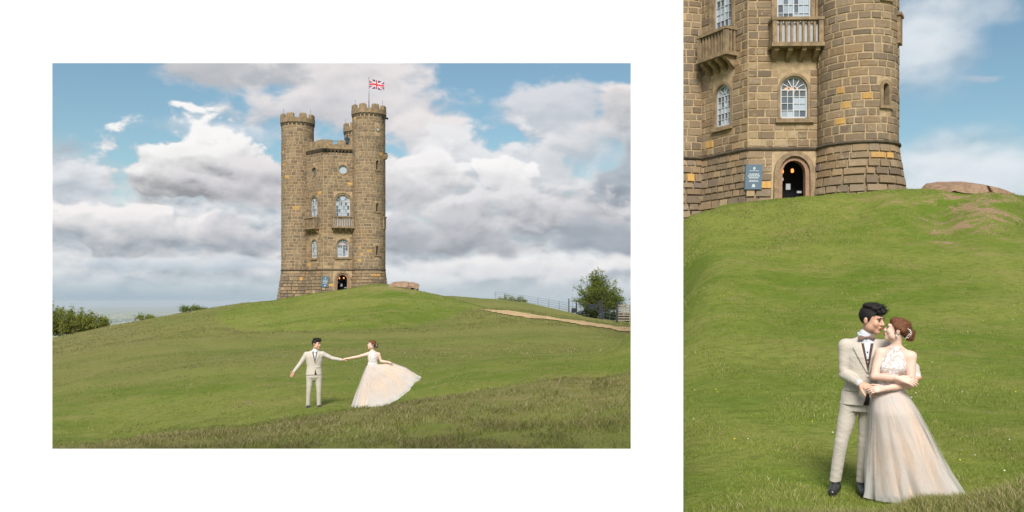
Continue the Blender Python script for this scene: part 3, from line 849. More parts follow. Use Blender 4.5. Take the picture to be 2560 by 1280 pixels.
        rf = MB(); n = 24; rf.add([ft(2 * math.pi * i / n, 19.4, -0.1) for i in range(n)], [tuple(range(n))]); rf.build('roof', M_LEAD, to)
        for a in (cam_a - 70, cam_a + 55):
            rod = MB(); p = fn(R(a), 19.8, -0.1); rod.tube([(p[0], p[1], 19.5 + dz), (p[0], p[1], 20.75 + dz)], 0.014, 5); rod.build('lightning_rod', M_IRON, to)
        if k == 2:
            for (z0, z1) in SLITS:
                sl = MB(); inn, ou = arch(0.30, z0 + 0.04, z1 - 0.15), arch(0.30, z0 + 0.02, z1 - 0.15, grow=0.16)
                strip(sl, fn, SLIT_A, inn, ou, 0.035, -0.30, -0.02, False, SL_DU)
                sl.add([fn(SLIT_A + u * SL_DU, z, d) for d in (-0.02, 0.11) for z in (z0 - 0.10, z0 + 0.035) for u in (-0.34, 0, 0.34)], [(0, 1, 7, 6), (1, 2, 8, 7), (3, 9, 10, 4), (4, 10, 11, 5), (6, 7, 10, 9), (7, 8, 11, 10), (0, 6, 9, 3), (2, 5, 11, 8)])
                so = sl.build('slit_window', M_TRIM, to)
                g = MB(); g.add([fn(SLIT_A + u * SL_DU, z, -0.22) for u, z in ((-0.22, z0), (0.22, z0), (0.22, z1 + 0.1), (-0.22, z1 + 0.1))], [(0, 1, 2, 3)]); g.build('pane', M_SHADE, so)
                g = MB()
                for u in (-0.11, ): g.add([fn(SLIT_A + (u + e) * SL_DU, z, -0.16) for e, z in ((-0.018, z0), (0.018, z0), (0.018, z1), (-0.018, z1))], [(0, 1, 2, 3)])
                g.build('frame', M_WHITE, so)
            oc = MB(); strip(oc, fn, SLIT_A + 0.03, circle(0.155, 17.2), circle(0.155, 17.2, grow=0.12), 0.05, -0.02, -0.02, True, SL_DU); oo = oc.build('round_window', M_TRIM, to)
            g = MB(); g.add([fn(SLIT_A + 0.03 + u * SL_DU, z, 0.022) for u, z in circle(0.17, 17.2)], [tuple(range(24))]); g.build('pane', M_GLASS, oo)
            # floodlight on its bracket and weathered water spouts on the flank
            fl = MB(); p = Vector(fn(R(318), 18.45, 0.0)); u = Vector((math.cos(R(318)), math.sin(R(318)), 0))
            fl.box(p + u * 0.33 + Vector((0, 0, 0.02)), (0.62, 0.34, 0.20), Matrix.Rotation(R(318), 3, 'Z') @ Matrix.Rotation(R(14), 3, 'Y')); fl.tube([p + Vector((0, 0, -0.65)), p + u * 0.36], 0.02, 6)
            fl.build('floodlight', M_IRON, to)
            for z, sc_ in ((14.3, 0.28), ):
                gp = MB(); p = Vector(fn(R(328), z, 0.0)); u = Vector((math.cos(R(328)), math.sin(R(328)), 0))
                for q in range(7): gp.box(p + u * (0.04 + 0.05 * q) + Vector((0, 0, rg.uniform(-0.2, 0.25))), (sc_ * rg.uniform(0.6, 1.1), sc_ * rg.uniform(0.6, 1.1), sc_ * rg.uniform(0.6, 1.2)), Euler((rg.random(), rg.random(), rg.random())).to_matrix())
                gp.build('carved_spout', M_TRIM, to)
            bb = MB(); p = Vector(fn(R(330), 7.2, 0.0)); u = Vector((math.cos(R(330)), math.sin(R(330)), 0))
            bb.box(p + u * 0.0, (0.26, 0.6, 1.2), Matrix.Rotation(R(330), 3, 'Z')); bb.box(p + u * 0.0 + Vector((0, 0, 0.66)), (0.38, 0.75, 0.12), Matrix.Rotation(R(330), 3, 'Z')); bb.build('side_balcony', M_TRIM, to)
    # ---- blocks of the two flat faces
    for k, fn in ((0, f0), (1, f1)):
        e0, e1 = (1.60, SL - 0.005) if k == 0 else (0.005, SL - 1.55)
        for zone in ((Z_LOW, Z_STR - 0.07), (Z_STR + 0.08, ZP)):
            for ci, (z0, z1) in enumerate(courses(zone[0], zone[1], 0.345, rg)):
                iv = [(e0, e1)]
                for nm, sc, ol, (hw, hz0, hz1) in holes[k]:
                    if z1 > hz0 and z0 < hz1:
                        if nm == 'oc': zc = (hz0 + hz1) / 2; zz = min(abs(z0 - zc), abs(z1 - zc)) if not (z0 < zc < z1) else 0; hw = math.sqrt(max(0.0, 0.56 ** 2 - zz ** 2))
                        iv2 = []
                        for a, b_ in iv:
                            if sc - hw > a: iv2.append((a, min(b_, sc - hw)))
                            if sc + hw < b_: iv2.append((max(a, sc + hw), b_))
                        iv = iv2
                for a, b_ in iv:
                    x = a
                    while x < b_ - 0.03:
                        w = rg.choice([0.36, 0.43, 0.5, 0.56, 0.64, 0.76]) * rg.uniform(0.93, 1.07)
                        if b_ - (x + w) < 0.22: w = b_ - x
                        if k == 1 and x == e0 and ci % 2: w = min(w, 0.42)
                        low = z0 < 6.4
                        pal = PAL_TAN + PAL[:2] if (low and rg.random() < (0.62 if z0 > 2.2 else 0.35)) else PAL
                        stone(fn, x, x + w, z0, z1, 1.0, 1, rg, pal, (0.55 if k == 0 else 1.1) * (0.25 if z0 > 13 else 1)); x += w
        sc_ = MB(); pr = [(-0.03, Z_STR - 0.07), (0.10, Z_STR - 0.06), (0.12, Z_STR), (0.09, Z_STR + 0.07), (-0.03, Z_STR + 0.08)]
        A_ = 1.5 if k == 0 else -0.06; B_ = SL + 0.06 if k == 0 else SL - 1.5
        sc_.add([fn(s, z, d - bat(z)) for d, z in pr for s in (A_, B_)], [(2 * j, 2 * j + 1, 2 * j + 3, 2 * j + 2) for j in range(4)]); sc_.build('string_course', M_DARKST, tw)
    # ---- body parapet: corbel table, wall, merlons, railings in the gaps
    for k in range(6):
        fn = face_map(k); pw = MB()
        e0, e1 = (1.2 if k in (0, 2, 4) else -0.10), (SL - 1.2 if k in (1, 3, 5) else SL + 0.10)
        pr = [(0.0, 14.95), (0.19, 15.13), (0.19, 15.62), (-0.28, 15.62), (-0.28, 15.0)]
        pw.add([fn(s, z, d) for d, z in pr for s in (e0, e1)], [(2 * j, 2 * j + 1, 2 * j + 3, 2 * j + 2) for j in range(4)]); po = pw.build('parapet', M_TRIM, tw)
        if k > 1: continue
        n = int((e1 - e0) / 0.36)
        for i in range(n):
            s = e0 + (e1 - e0) * (i + 0.5) / n; c = MB()
            vs = [fn(s + q * 0.095, z, d) for q in (-1, 1) for z, d in ((14.76, 0.0), (14.80, 0.08), (15.125, 0.17), (15.125, 0.0))]
            c.add(vs, [(0, 1, 2, 3), (7, 6, 5, 4), (0, 4, 5, 1), (1, 5, 6, 2), (2, 6, 7, 3), (3, 7, 4, 0)]); c.build('corbel', M_DARKST, po)
        x = 0.35 if k == 1 else SL - 0.4 - 0.85
        spots = [(-0.1, 1.0), (1.5, 2.35), (2.85, 3.6)] if k == 1 else [(1.25, 2.0), (2.45, 3.15), (3.6, SL + 0.1)]
        for (s0, s1) in spots:
            c = MB(); t = 0.03
            vs = [fn(s, z, d) for z, ins in ((15.622, 0), (Z_BT, t)) for d in (-0.28 + ins, 0.19 - ins) for s in (s0 + ins, s1 - ins)]
            c.add(vs, [(4, 5, 7, 6), (0, 1, 5, 4), (2, 6, 7, 3), (0, 4, 6, 2), (1, 3, 7, 5)]); c.build('merlon', M_TRIM, po)
        rl = MB()
        for s0, s1 in zip([s[1] for s in spots[:-1]] + ([3.6] if k == 1 else []), [s[0] for s in spots[1:]] + ([4.1] if k == 1 else [])):
            for z in (15.95, 16.04): rl.tube([fn(s0, z, -0.1), fn(s1, z, -0.1)], 0.015, 5)
            for q in range(4): s = s0 + (s1 - s0) * (q + 0.5) / 4; rl.tube([fn(s, 15.6, -0.1), fn(s, 16.04, -0.1)], 0.012, 5)
        rl.build('railing', M_SLATE, po)
    rf = MB(); rf.add([(v.x, v.y, 15.1) for v in HEX], [tuple(range(6))]); rf.build('roof', M_LEAD, tw)
    # weeds in the corbel table
    wd = MB(); rw = random.Random(2)
    for i in range(160):
        c = Vector(f1(rw.gauss(0.15, 0.22), rw.gauss(14.95, 0.10), rw.uniform(0.1, 0.28))); a = Euler((rw.random() * 6, rw.random() * 6, rw.random() * 6)).to_matrix(); q = rw.uniform(0.04, 0.09)
        wd.add([c + a @ Vector(v) * q for v in ((-1, 0, 0), (0, -0.5, 0), (1, 0, 0), (0, 0.5, 0))], [(0, 1, 2, 3)])
    wd.build('creeper', simple_mat('dark_creeper', (0.03, 0.035, 0.02), 0.8, 0.3, 8.0), tw)
    # ---- windows
    window(tw, f1, Q1, 1.22, 3.56, 4.86, 4, 4, 6, rg, True)
    window(tw, f1, Q1, 1.52, 6.75, 9.48, 6, 7, 6, rg)
    window(tw, f0, Q0, LW, 3.50, 4.94, 4, 5, 4, rg)
    window(tw, f0, Q0, 1.20, 6.75, 9.5, 4, 8, 4, rg)
    for fn, q, w, zb, zs, g0, g1 in ((f1, Q1, 1.52, 6.75, 9.48, 0.0, 0.14), (f1, Q1, 1.52, 6.75, 9.48, 0.17, 0.28), (f0, Q0, 1.20, 6.75, 9.5, 0.0, 0.12), (f0, Q0, 1.20, 6.75, 9.5, 0.14, 0.25), (f1, Q1, 1.22, 3.56, 4.86, 0.0, 0.11), (f0, Q0, LW, 3.50, 4.94, 0.0, 0.11)):
        mb = MB(); strip(mb, fn, q, arch(w, zb, zs, grow=g0), arch(w, zb, zs, grow=g1), 0.045 if g0 == 0 else 0.10, -0.10, -0.02, False); mb.build('window_surround' if g0 == 0 else 'hood_mould', M_TRIM, tw)
    for fn, q, w, z in ((f1, Q1, 1.7, 3.50), (f0, Q0, 1.36, 3.44)):
        mb = MB(); vs = [fn(s, zz, d) for zz in (z - 0.16, z + 0.02) for d in (-0.1, 0.16) for s in (q - w / 2, q + w / 2)]
        mb.add(vs, [(0, 1, 3, 2), (4, 6, 7, 5), (0, 4, 5, 1), (2, 3, 7, 6), (0, 2, 6, 4), (1, 5, 7, 3)]); mb.build('window_sill', M_TRIM, tw)
    for fn, q, r, zc in ((f1, Q1, 0.45, 12.96), (f0, Q0, 0.40, 12.85)):
        mb = MB(); strip(mb, fn, q, circle(r, zc), circle(r, zc, grow=0.15), 0.06, -0.16, -0.02, True); o = mb.build('round_window', M_TRIM, tw)
        g = MB(); g.add([fn(q + u, z, -0.13) for u, z in circle(r + 0.02, zc)], [tuple(range(24))]); g.build('pane', M_GLASS, o)
    # chandelier glowing behind the fanlight
    ch = MB()
    for i in range(7):
        c = f1(Q1 - 0.28 + 0.09 * i, 4.98 + 0.05 * math.sin(i * 2.1), -0.42 - 0.05 * (i % 3)); ch.lathe([(0.001, -0.05), (0.04, -0.03), (0.05, 0.0), (0.04, 0.03), (0.001, 0.05)], c, 8)
    ch.build('chandelier', M_LAMP, tw, True)
    # ---- balconies
    balcony(tw, f1, Q1 - 0.02, 2.22, 6.72, 7.92, 0.66, 7, 4)
    balcony(tw, f0, Q0 - 0.02, 1.95, 6.66, 7.86, 0.66, 7, 4)
    # ---- doorway
    mb = MB(); strip(mb, f1, Q1, arch(1.0, -1.3, 1.08, rise=0.56), arch(1.0, -1.3, 1.08, grow=0.17, rise=0.56), 0.02, -0.35, -0.02, False); do = mb.build('door_surround', M_PINK, tw)
    mb = MB(); strip(mb, f1, Q1, arch(1.34, -1.3, 1.08, rise=0.75), arch(1.34, -1.3, 1.08, grow=0.22, rise=0.75), 0.16, 0.0, -0.02, False); mb.build('hood_mould', M_TRIM, do)
    lm = MB()
    for s, z in ((-0.22, 1.30), (0.24, 1.33)): lm.lathe([(0.001, -0.10), (0.06, -0.08), (0.075, 0.0), (0.05, 0.09), (0.001, 0.10)], f1(Q1 + s, z, -1.1), 10)
    lm.build('lamp', M_LAMP, do, True)
    for s, z, w, h, d in ((0.0, 0.55, 0.2, 0.28, -0.9), (-0.42, 0.82, 0.10, 0.14, -0.33), (0.40, 0.26, 0.20, 0.10, -0.6)): mesh_obj('notice', [f1(Q1 + s + a * w / 2, z + b_ * h / 2, d) for a, b_ in ((-1, -1), (1, -1), (1, 1), (-1, 1))], [(0, 1, 2, 3)], M_NOTICE, do)
    # ---- painted sign beside the door
    S0 = 0.30; sg = MB()
    def bx(mb, s0, s1, za, zb_, d0, d1):
        vs = [f1(s, z, d) for z in (za, zb_) for d in (d0, d1) for s in (s0, s1)]
        mb.add(vs, [(0, 1, 3, 2), (4, 6, 7, 5), (0, 4, 5, 1), (2, 3, 7, 6), (0, 2, 6, 4), (1, 5, 7, 3)])
    bx(sg, S0 - 0.36, S0 + 0.36, 0.30, 1.44, 0.05, 0.10); so = sg.build('sign', M_SLATE, tw); so['label'] = 'blue grey sign board with white lettering beside the arched door'
    pr = MB(); rr = random.Random(4)
    def disc(u, z, r): pr.add([f1(S0 + u + r * math.cos(2 * math.pi * i / 14), z + r * math.sin(2 * math.pi * i / 14), 0.104) for i in range(14)], [tuple(range(14))])
    disc(0, 1.27, 0.055); bx(pr, S0 - 0.035, S0 + 0.035, 1.20, 1.25, 0.1005, 0.1045)
    for z, w, h in ((1.155, 0.40, 0.03), (1.00, 0.44, 0.045), (0.915, 0.52, 0.05), (0.83, 0.44, 0.045), (0.715, 0.36, 0.03), (0.665, 0.42, 0.03)):
        x = -w / 2
        while x < w / 2 - 0.02:
            l = rr.uniform(0.05, 0.13); bx(pr, S0 + x, S0 + min(x + l, w / 2), z - h / 2, z + h / 2, 0.1005, 0.1035); x += l + 0.018
    disc(0, 0.48, 0.065); bx(pr, S0 - 0.07, S0 + 0.07, 0.40, 0.45, 0.1005, 0.1045)
    lo_ = pr.build('lettering', M_PRINT, so); lo_['kind'] = 'stuff'
    # ---- rainwater pipe in the crook of the left turret, stone seats at the foot
    pp = MB(); 
    for k in range(1): pp.tube([f0(1.62, z, 0.10) for z in (14.6, 8.0, 2.3, -1.6)], 0.05, 8)
    pp.build('downpipe', simple_mat('ochre_pipe', lin((150, 118, 80)), 0.7, 0.2, 2.0), tw)
    # ---- put the blocks in: the 300 that show largest singly, the rest joined
    STONES.sort(key=lambda s: -s[3])
    for vs, fs, col, _ in STONES[:300]:
        o = mesh_obj('stone', vs, fs, M_STONE, tw); vcol(o, np.array([col] * len(vs)))
    V = []; Fq = []; C = []
    for vs, fs, col, _ in STONES[300:]:
        b0 = len(V); V += vs; Fq += [tuple(i + b0 for i in f) for f in fs]; C += [col] * len(vs)
    o = mesh_obj('stonework', V, Fq, M_STONE, tw); vcol(o, np.array(C)); o['kind'] = 'stuff'
    return tw

def copy_tree(o, parent=None):
    c = o.copy(); COL.objects.link(c)
    if parent: c.parent = parent
    for ch in list(o.children): copy_tree(ch, c)
    return c

tower = build_tower()
tower_b = copy_tree(tower)
tower.location = (-19.05, 98.73, 1.28); tower.rotation_euler = (0, 0, R(16.7))
TS = 0.97
_v1 = Vector((10.352, 38.6)); _c = _v1 + Vector((math.cos(R(58.5)), math.sin(R(58.5)))) * SL * TS
tower_b.location = (_c.x, _c.y, 4.60); tower_b.rotation_euler = (0, 0, R(-1.5)); tower_b.scale = (TS, TS, TS)
tag(tower, 'tall stone tower with round battlemented turrets and flagpole on the grassy knoll', 'tower', 'stone towers')
tag(tower_b, 'close up base of the stone tower above the embracing couple', 'tower', 'stone towers')

# ------------------------------------------------------------------ flag on its pole
def build_flag():
    base = tower.matrix_basis @ Vector((HEX[2].x, HEX[2].y, 19.1))
    pole = MB(); pole.tube([base, base + Vector((0, 0, 3.85))], [0.06, 0.05], 10); pole.tube([base + Vector((0, 0, 3.85)), base + Vector((0, 0, 3.95)), base + Vector((0, 0, 4.02))], [0.05, 0.075, 0.02], 10)
    po = pole.build('flagpole', simple_mat('flagpole_paint', (0.32, 0.32, 0.32), 0.4, 0.1, 3.0), None, True)
    tag(po, 'thin pale flagpole rising from the right turret of the tower', 'flagpole')
    W, H, nx, ny = 1.66, 1.0, 96, 56
    rd, wh, bl = (simple_mat('flag_red', (0.55, 0.04, 0.07), 0.8, 0.1, 3.0), simple_mat('flag_white', (0.7, 0.7, 0.72), 0.8, 0.05, 3.0), simple_mat('flag_blue', (0.04, 0.06, 0.17), 0.8, 0.15, 3.0))
    def colr(x, y):
        X, Y = (x - 0.5) * 60, (y - 0.5) * 30
        if abs(X) < 3 or abs(Y) < 3: return 0
        if abs(X) < 5 or abs(Y) < 5: return 1
        for sg in (1, -1):
            d = (Y - sg * X * 0.5) / math.hypot(1, 0.5)
            if abs(d) < 3.0:
                off = 1.0 * (1 if X > 0 else -1) * (1 if sg > 0 else 1)
                return 0 if (0 < d * (1 if X < 0 else -1) * sg < 2.0) or abs(d) < 0.3 else 1
        return 2
    V = []
    for j in range(ny + 1):
        for i in range(nx + 1):
            x, y = i / nx, j / ny
            w = math.sin(x * 7.5 + y * 1.2) * 0.09 * x + math.sin(x * 13 + 1 - y * 2) * 0.03 * x
            V.append((0.05 + W * x * 0.97, w - 0.1 * x, 2.72 + H * (y - 0.0) * (1 - 0.04 * x) - 0.13 * x + 0.05 * math.sin(x * 6)))
    Fc = []; mi = []
    for j in range(ny):
        for i in range(nx):
            a = j * (nx + 1) + i; Fc.append((a, a + 1, a + nx + 2, a + nx + 1)); mi.append(colr((i + 0.5) / nx, (j + 0.5) / ny))
    o = mesh_obj('flag', V, Fc, None, None, True, (rd, wh, bl), mi)
    sd = o.modifiers.new('cloth', 'SOLIDIFY'); sd.thickness = 0.006
    o.location = base
    tag(o, 'red white and blue crossed flag flying above the right turret', 'flag')
build_flag()
# ------------------------------------------------------------------ foliage
def leaf_mat(name, a, b_, trans=0.35):
    m, nt, b = new_mat(name, a, 0.7, 0, 0.25)
    t = attr(nt, 'tint'); r_, g_, _ = sep(nt, t)
    c = mixc(r_, (*a, 1), (*b_, 1)); nt.links.new(c.s, b.inputs['Base Color'])
    tl = nt.nodes.new('ShaderNodeBsdfTranslucent'); nt.links.new(c.s, tl.inputs[0])
    mx = nt.nodes.new('ShaderNodeMixShader'); mx.inputs[0].default_value = trans
    nt.links.new(b.outputs[0], mx.inputs[1]); nt.links.new(tl.outputs[0], mx.inputs[2]); nt.links.new(mx.outputs[0], nt.nodes['Material Output'].inputs[0])
    return m
M_LEAF = leaf_mat('spring_leaves', lin((76, 92, 36))[:3], lin((138, 150, 62))[:3])
M_LEAFY = leaf_mat('young_yellow_leaves', lin((92, 104, 38))[:3], lin((150, 154, 66))[:3])
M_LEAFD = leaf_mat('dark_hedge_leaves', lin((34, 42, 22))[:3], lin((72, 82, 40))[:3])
M_BARK = simple_mat('bark', lin((70, 60, 48)), 0.9, 0.3, 5.0, bmp=0.5, bscale=30)

def leaves(name, C, n, size, mat, parent, rg, spread=0.35):
    """n leaf blades scattered round the twig points C"""
    C = np.asarray(C); k = rg.integers(0, len(C), n)
    ctr = C[k] + rg.normal(0, spread, (n, 3)) * rg.random((n, 1)) ** 0.5
    a = rg.normal(0, 1, (n, 3)); a /= np.linalg.norm(a, axis=1)[:, None]
    b_ = np.cross(a, rg.normal(0, 1, (n, 3))); b_ /= np.linalg.norm(b_, axis=1)[:, None]
    s = size * rg.uniform(0.55, 1.3, (n, 1))
    V = np.stack([ctr - a * s, ctr + b_ * s * 0.5, ctr + a * s, ctr - b_ * s * 0.5], 1).reshape(-1, 3)
    Q = np.arange(4 * n).reshape(n, 4)
    o = np_mesh(name, V, Q, mat, parent, False)
    t = np.clip(rg.normal(0.5, 0.28, n), 0, 1); vcol(o, np.repeat(np.stack([t, t, t], -1), 4, 0))
    return o

def woody(name, loc, lobes, nst, ntw, nleaf, lsize, mat, label, cat, group=None, seed=1, r0=0.12, spread=0.33, trunk_h=0.3, cr=0.0):
    """stems dividing to twig points inside the crown lobes (cx, cy, cz, rx, ry, rz), leaves round the twigs"""
    rg = np.random.default_rng(seed); root = empty(name, loc)
    tw = []; wood = MB()
    stems = [Vector((rg.normal(0, cr), rg.normal(0, cr * 0.5), -0.15)) for _ in range(nst)]
    for i in range(ntw):
        l = lobes[rg.integers(0, len(lobes))]
        d = rg.normal(0, 1, 3); d /= np.linalg.norm(d); rr = rg.random() ** 0.42 * (0.86 + 0.22 * math.sin(d[0] * 5 + d[2] * 7 + seed))
        tip = Vector((l[0] + d[0] * l[3] * rr, l[1] + d[1] * l[4] * rr, max(0.12, l[2] + d[2] * l[5] * rr)))
        b0 = min(stems, key=lambda s: (s.x - tip.x) ** 2 + (s.y - tip.y) ** 2)
        h = min(tip.z * 0.55, trunk_h + rg.random() * max(0.1, tip.z * 0.5))
        fork = Vector((b0.x + (tip.x - b0.x) * 0.12, b0.y + (tip.y - b0.y) * 0.12, h))
        mid = fork.lerp(tip, 0.5) + Vector(rg.normal(0, 0.07 * l[3], 3)) + Vector((0, 0, 0.06 * l[5]))
        k = r0 * (0.35 if nst == 1 else 0.5)
        wood.tube([fork, mid, tip], [k * 0.6, k * 0.3, k * 0.1], 5, False)
        for q in (0.45, 0.65, 0.85, 1.0, 1.0): tw.append(mid.lerp(tip, q * 2 - 1) if q > 0.5 else fork.lerp(mid, q * 2))
    for s in stems:
        top = Vector((s.x * 1.15, s.y, max(trunk_h * 1.3, max(l[2] for l in lobes) * (1.1 if nst == 1 else 0.8))))
        wood.tube([s, s.lerp(top, 0.4) + Vector(rg.normal(0, 0.05, 3)), top], [r0 * (1 if nst == 1 else 0.5), r0 * (0.75 if nst == 1 else 0.35), r0 * 0.25], 8, False)
    wood.build('trunk', M_BARK, root, True)
    leaves('crown', [tuple(t) for t in tw], nleaf, lsize, mat, root, rg, spread)
    tag(root, label, cat, group)
    return root

def on_hill(px, Y, dz=0.0):
    x = (px - CX) / F * Y; return Vector((x, Y, hz(x, Y) + dz))
def top_z(py, Y): return (HZ - py) / F * Y

GB = 'bushes on the skyline'
b = on_hill(178, 89.0); H = (top_z(766, 89) - b.z) * 1.14
woody('bush', b, [(-1.6, 0, H * .48, 2.4, 1.4, H * .5), (0.6, 0, H * .46, 1.9, 1.3, H * .46), (2.3, 0, H * .36, 1.6, 1.1, H * .36), (-3.6, 0, H * .46, 1.8, 1.3, H * .5), (-1.0, 0, H * .2, 3.4, 1.3, H * .22)], 16, 460, 27000, 0.085, M_LEAFY, 'large many stemmed leafy bush on the left end of the skyline', 'bush', GB, 21, 0.09, 0.20, 0.3, 2.0)
b = on_hill(358, 91.0); woody('bush', b, [(0, 0, .42, .95, .7, .42), (.75, 0, .35, .5, .5, .3)], 7, 60, 1500, 0.07, M_LEAFY, 'small round bush on the slope beside the large leafy bush', 'bush', GB, 22, 0.05, 0.13, 0.1, 0.5)
b = on_hill(474, 91.5); woody('bush', b, [(-.5, 0, .42, .8, .6, .42), (.6, 0, .5, .8, .6, .38), (1.5, 0, .3, .6, .5, .25)], 8, 90, 2600, 0.065, M_LEAF, 'low scrubby bush on the skyline left of the tower', 'bush', GB, 23, 0.05, 0.13, 0.1, 0.7)
b = on_hill(1278, 124.0, -0.5); H = top_z(733, 124) - b.z
woody('bush', b, [(0, 0, H * .5, 2.2, 1.6, H * .5), (1.4, 0, H * .36, 1.2, 1.2, H * .36), (-1.4, 0, H * .36, 1.2, 1.2, H * .36)], 9, 130, 4200, 0.085, M_LEAFY, 'pale rounded bush behind the railing fence', 'bush', GB, 24, 0.07, 0.18, 0.2, 0.9)
b = on_hill(1490, 103.0, -0.2); H = top_z(674, 103) - b.z
woody('tree', b, [(-.3, 0, H * .62, 2.25, 1.9, H * .38), (.2, 0, H * .8, 1.35, 1.2, H * .22), (-1.1, 0, H * .42, 1.75, 1.4, H * .27), (1.6, 0, H * .5, 1.5, 1.3, H * .30), (2.6, 0, H * .36, 1.15, 1.1, H * .27)], 1, 400, 21000, 0.08, M_LEAF, 'broad spring green tree standing behind the dark sign board', 'tree', None, 25, 0.17, 0.20, 1.0)
b = on_hill(1592, 101.0, -0.2); H = top_z(700, 101) - b.z
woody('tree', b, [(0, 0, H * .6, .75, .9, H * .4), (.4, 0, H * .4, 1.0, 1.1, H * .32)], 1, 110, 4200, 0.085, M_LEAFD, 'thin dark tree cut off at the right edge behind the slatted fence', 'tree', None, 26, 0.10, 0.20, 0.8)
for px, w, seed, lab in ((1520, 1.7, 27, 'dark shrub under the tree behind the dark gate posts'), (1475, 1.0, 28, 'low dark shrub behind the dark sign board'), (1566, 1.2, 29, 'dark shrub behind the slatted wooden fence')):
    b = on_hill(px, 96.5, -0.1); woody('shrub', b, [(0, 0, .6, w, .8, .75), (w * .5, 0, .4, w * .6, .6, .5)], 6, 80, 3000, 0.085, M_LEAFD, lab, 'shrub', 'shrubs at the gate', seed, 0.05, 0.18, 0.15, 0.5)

# ------------------------------------------------------------------ railing fence, gate posts and boards
M_STEEL = simple_mat('painted_rail', lin((92, 104, 112)), 0.5, 0.1, 2.0)
M_POST = simple_mat('charcoal_post', lin((40, 46, 56)), 0.7, 0.15, 4.0)
M_BOARD = simple_mat('charcoal_board', lin((34, 40, 48)), 0.6, 0.1, 3.0)
M_WOOD = simple_mat('weathered_slat', lin((150, 138, 124)), 0.85, 0.2, 6.0, bmp=0.2, bscale=30)
def build_fence():
    root = empty('railing_fence', on_hill(1320, 117))
    o = root.location
    keys = [(1238, 121.2), (1262, 121), (1300, 119.5), (1345, 117), (1372, 115), (1398, 112.5), (1421, 109.5)]
    pts = [on_hill(px, Y) for px, Y in keys]
    for p in pts[:-1]:
        m = MB(); m.tube([p - o + Vector((0, 0, -0.1)), p - o + Vector((0, 0, 1.12))], 0.028, 6); m.build('post', M_STEEL, root)
    for h in (0.28, 0.56, 0.84, 1.1):
        m = MB(); m.tube([p - o + Vector((0, 0, h)) for p in pts], 0.016, 6); m.build('rail', M_STEEL, root)
    tag(root, 'thin metal railing fence along the skyline beside the path', 'fence')
    G = 'gate posts at the paddock'
    posts = [(1422, 109, 747, 'leftmost dark gate post at the end of the railing fence'), (1441, 105, 751, 'second dark gate post beside the black boxes'), (1465, 100, 755, 'dark gate post just left of the sign board'),
             (1500, 94.5, 752, 'left one of the paired dark gate posts in front of the tree'), (1505, 94.2, 754, 'right one of the paired dark gate posts in front of the tree'), (1543, 87, 755, 'thick dark post at the end of the slatted fence')]
    for px, Y, ty, lab in posts:
        b = on_hill(px, Y); h = top_z(ty, Y) - b.z; w = 0.10 if px < 1480 else 0.16
        m = MB(); m.box((0, 0, h / 2 - 0.15), (w, w, h + 0.3)); m.box((0, 0, h + 0.02), (w + 0.05, w + 0.05, 0.04), None, 0, 0.6)
        po = m.build('gate_post', M_POST); po.location = b; tag(po, lab, 'post', G)
    # gates between the posts
    for (a, ya, c, yc, lab, n) in ((1423, 108.9, 1440, 105.2, 'small wire gate between the two leftmost dark posts', 3), (1442, 104.8, 1464, 100.2, 'metal bar gate over the round black box', 4), (1509, 94, 1541, 87.3, 'low metal bar gate between the thick dark posts', 4)):
        p, q = on_hill(a, ya), on_hill(c, yc); g = empty('metal_gate', p)
        hh = 1.05 if n == 4 else 1.3
        for i in range(n):
            m = MB(); z = 0.12 + hh * i / (n - 1); m.tube([Vector((0, 0, z)), q - p + Vector((0, 0, z))], 0.02, 6); m.build('bar', M_STEEL, g)
        for f in (0.02, 0.5, 0.98):
            m = MB(); c0 = (q - p) * f; m.tube([c0 + Vector((0, 0, 0.1)), c0 + Vector((0, 0, 0.14 + hh))], 0.02, 6); m.build('upright', M_STEEL, g)
        tag(g, lab, 'gate', 'metal gates')
    b = on_hill(1482, 97.5); s = empty('sign_board', b)
    z0, z1 = top_z(784, 97.5) - b.z, top_z(760, 97.5) - b.z
    for i in range(4):
        m = MB(); h = (z1 - z0) / 4; m.box((0, 0, z0 + h * (i + .5)), (0.92, 0.035, h - 0.03)); m.build('panel', M_BOARD, s)
    for x in (-0.40, 0.40):
        m = MB(); m.box((x, 0.045, (z1 - 0.2) / 2), (0.06, 0.05, z1 + 0.2)); m.build('leg', M_POST, s)
    tag(s, 'dark four panelled sign board standing under the tree', 'sign')
    b = on_hill(1435, 106); m = MB(); m.box((0, 0, 0.32), (0.62, 0.5, 0.5), None, 0, 0.92); m.box((0, 0, 0.6), (0.66, 0.54, 0.05)); x = m.build('black_box', M_BOARD); x.location = b; tag(x, 'small square black box on the grass between dark posts', 'box')
    b = on_hill(1451, 102.6); m = MB(); m.lathe([(0.0, 0.0), (0.36, 0.02), (0.40, 0.15), (0.36, 0.34), (0.2, 0.44), (0.0, 0.46)], (0, 0, 0), 16); x = m.build('round_trough', M_BOARD, None, True); x.location = b; x.scale = (1, .7, 1); tag(x, 'rounded black trough on the grass left of the sign board', 'trough')
    a, c = on_hill(1545, 86.9), on_hill(1640, 84.5); sf = empty('slatted_fence', a)
    L = (c - a); H = top_z(760, 86.9) - a.z
    for i in range(7):
        m = MB(); z = H - 0.08 - i * (H - 0.12) / 7.0; n = 1
        ang = math.atan2(L.y, L.x); m.box(Vector((L.x / 2, L.y / 2, z + L.z * 0.5 * 0.4)), (math.hypot(L.x, L.y), 0.03, 0.115), Matrix.Rotation(ang, 3, 'Z')); m.build('slat', M_WOOD, sf)
    for f in (0.32, 0.66, 0.98):
        m = MB(); m.box(L * f + Vector((0, 0.06, H / 2 - 0.1)), (0.09, 0.07, H + 0.2)); m.build('post', M_WOOD, sf)
    tag(sf, 'pale wooden fence of seven horizontal slats at the right edge', 'fence')
build_fence()

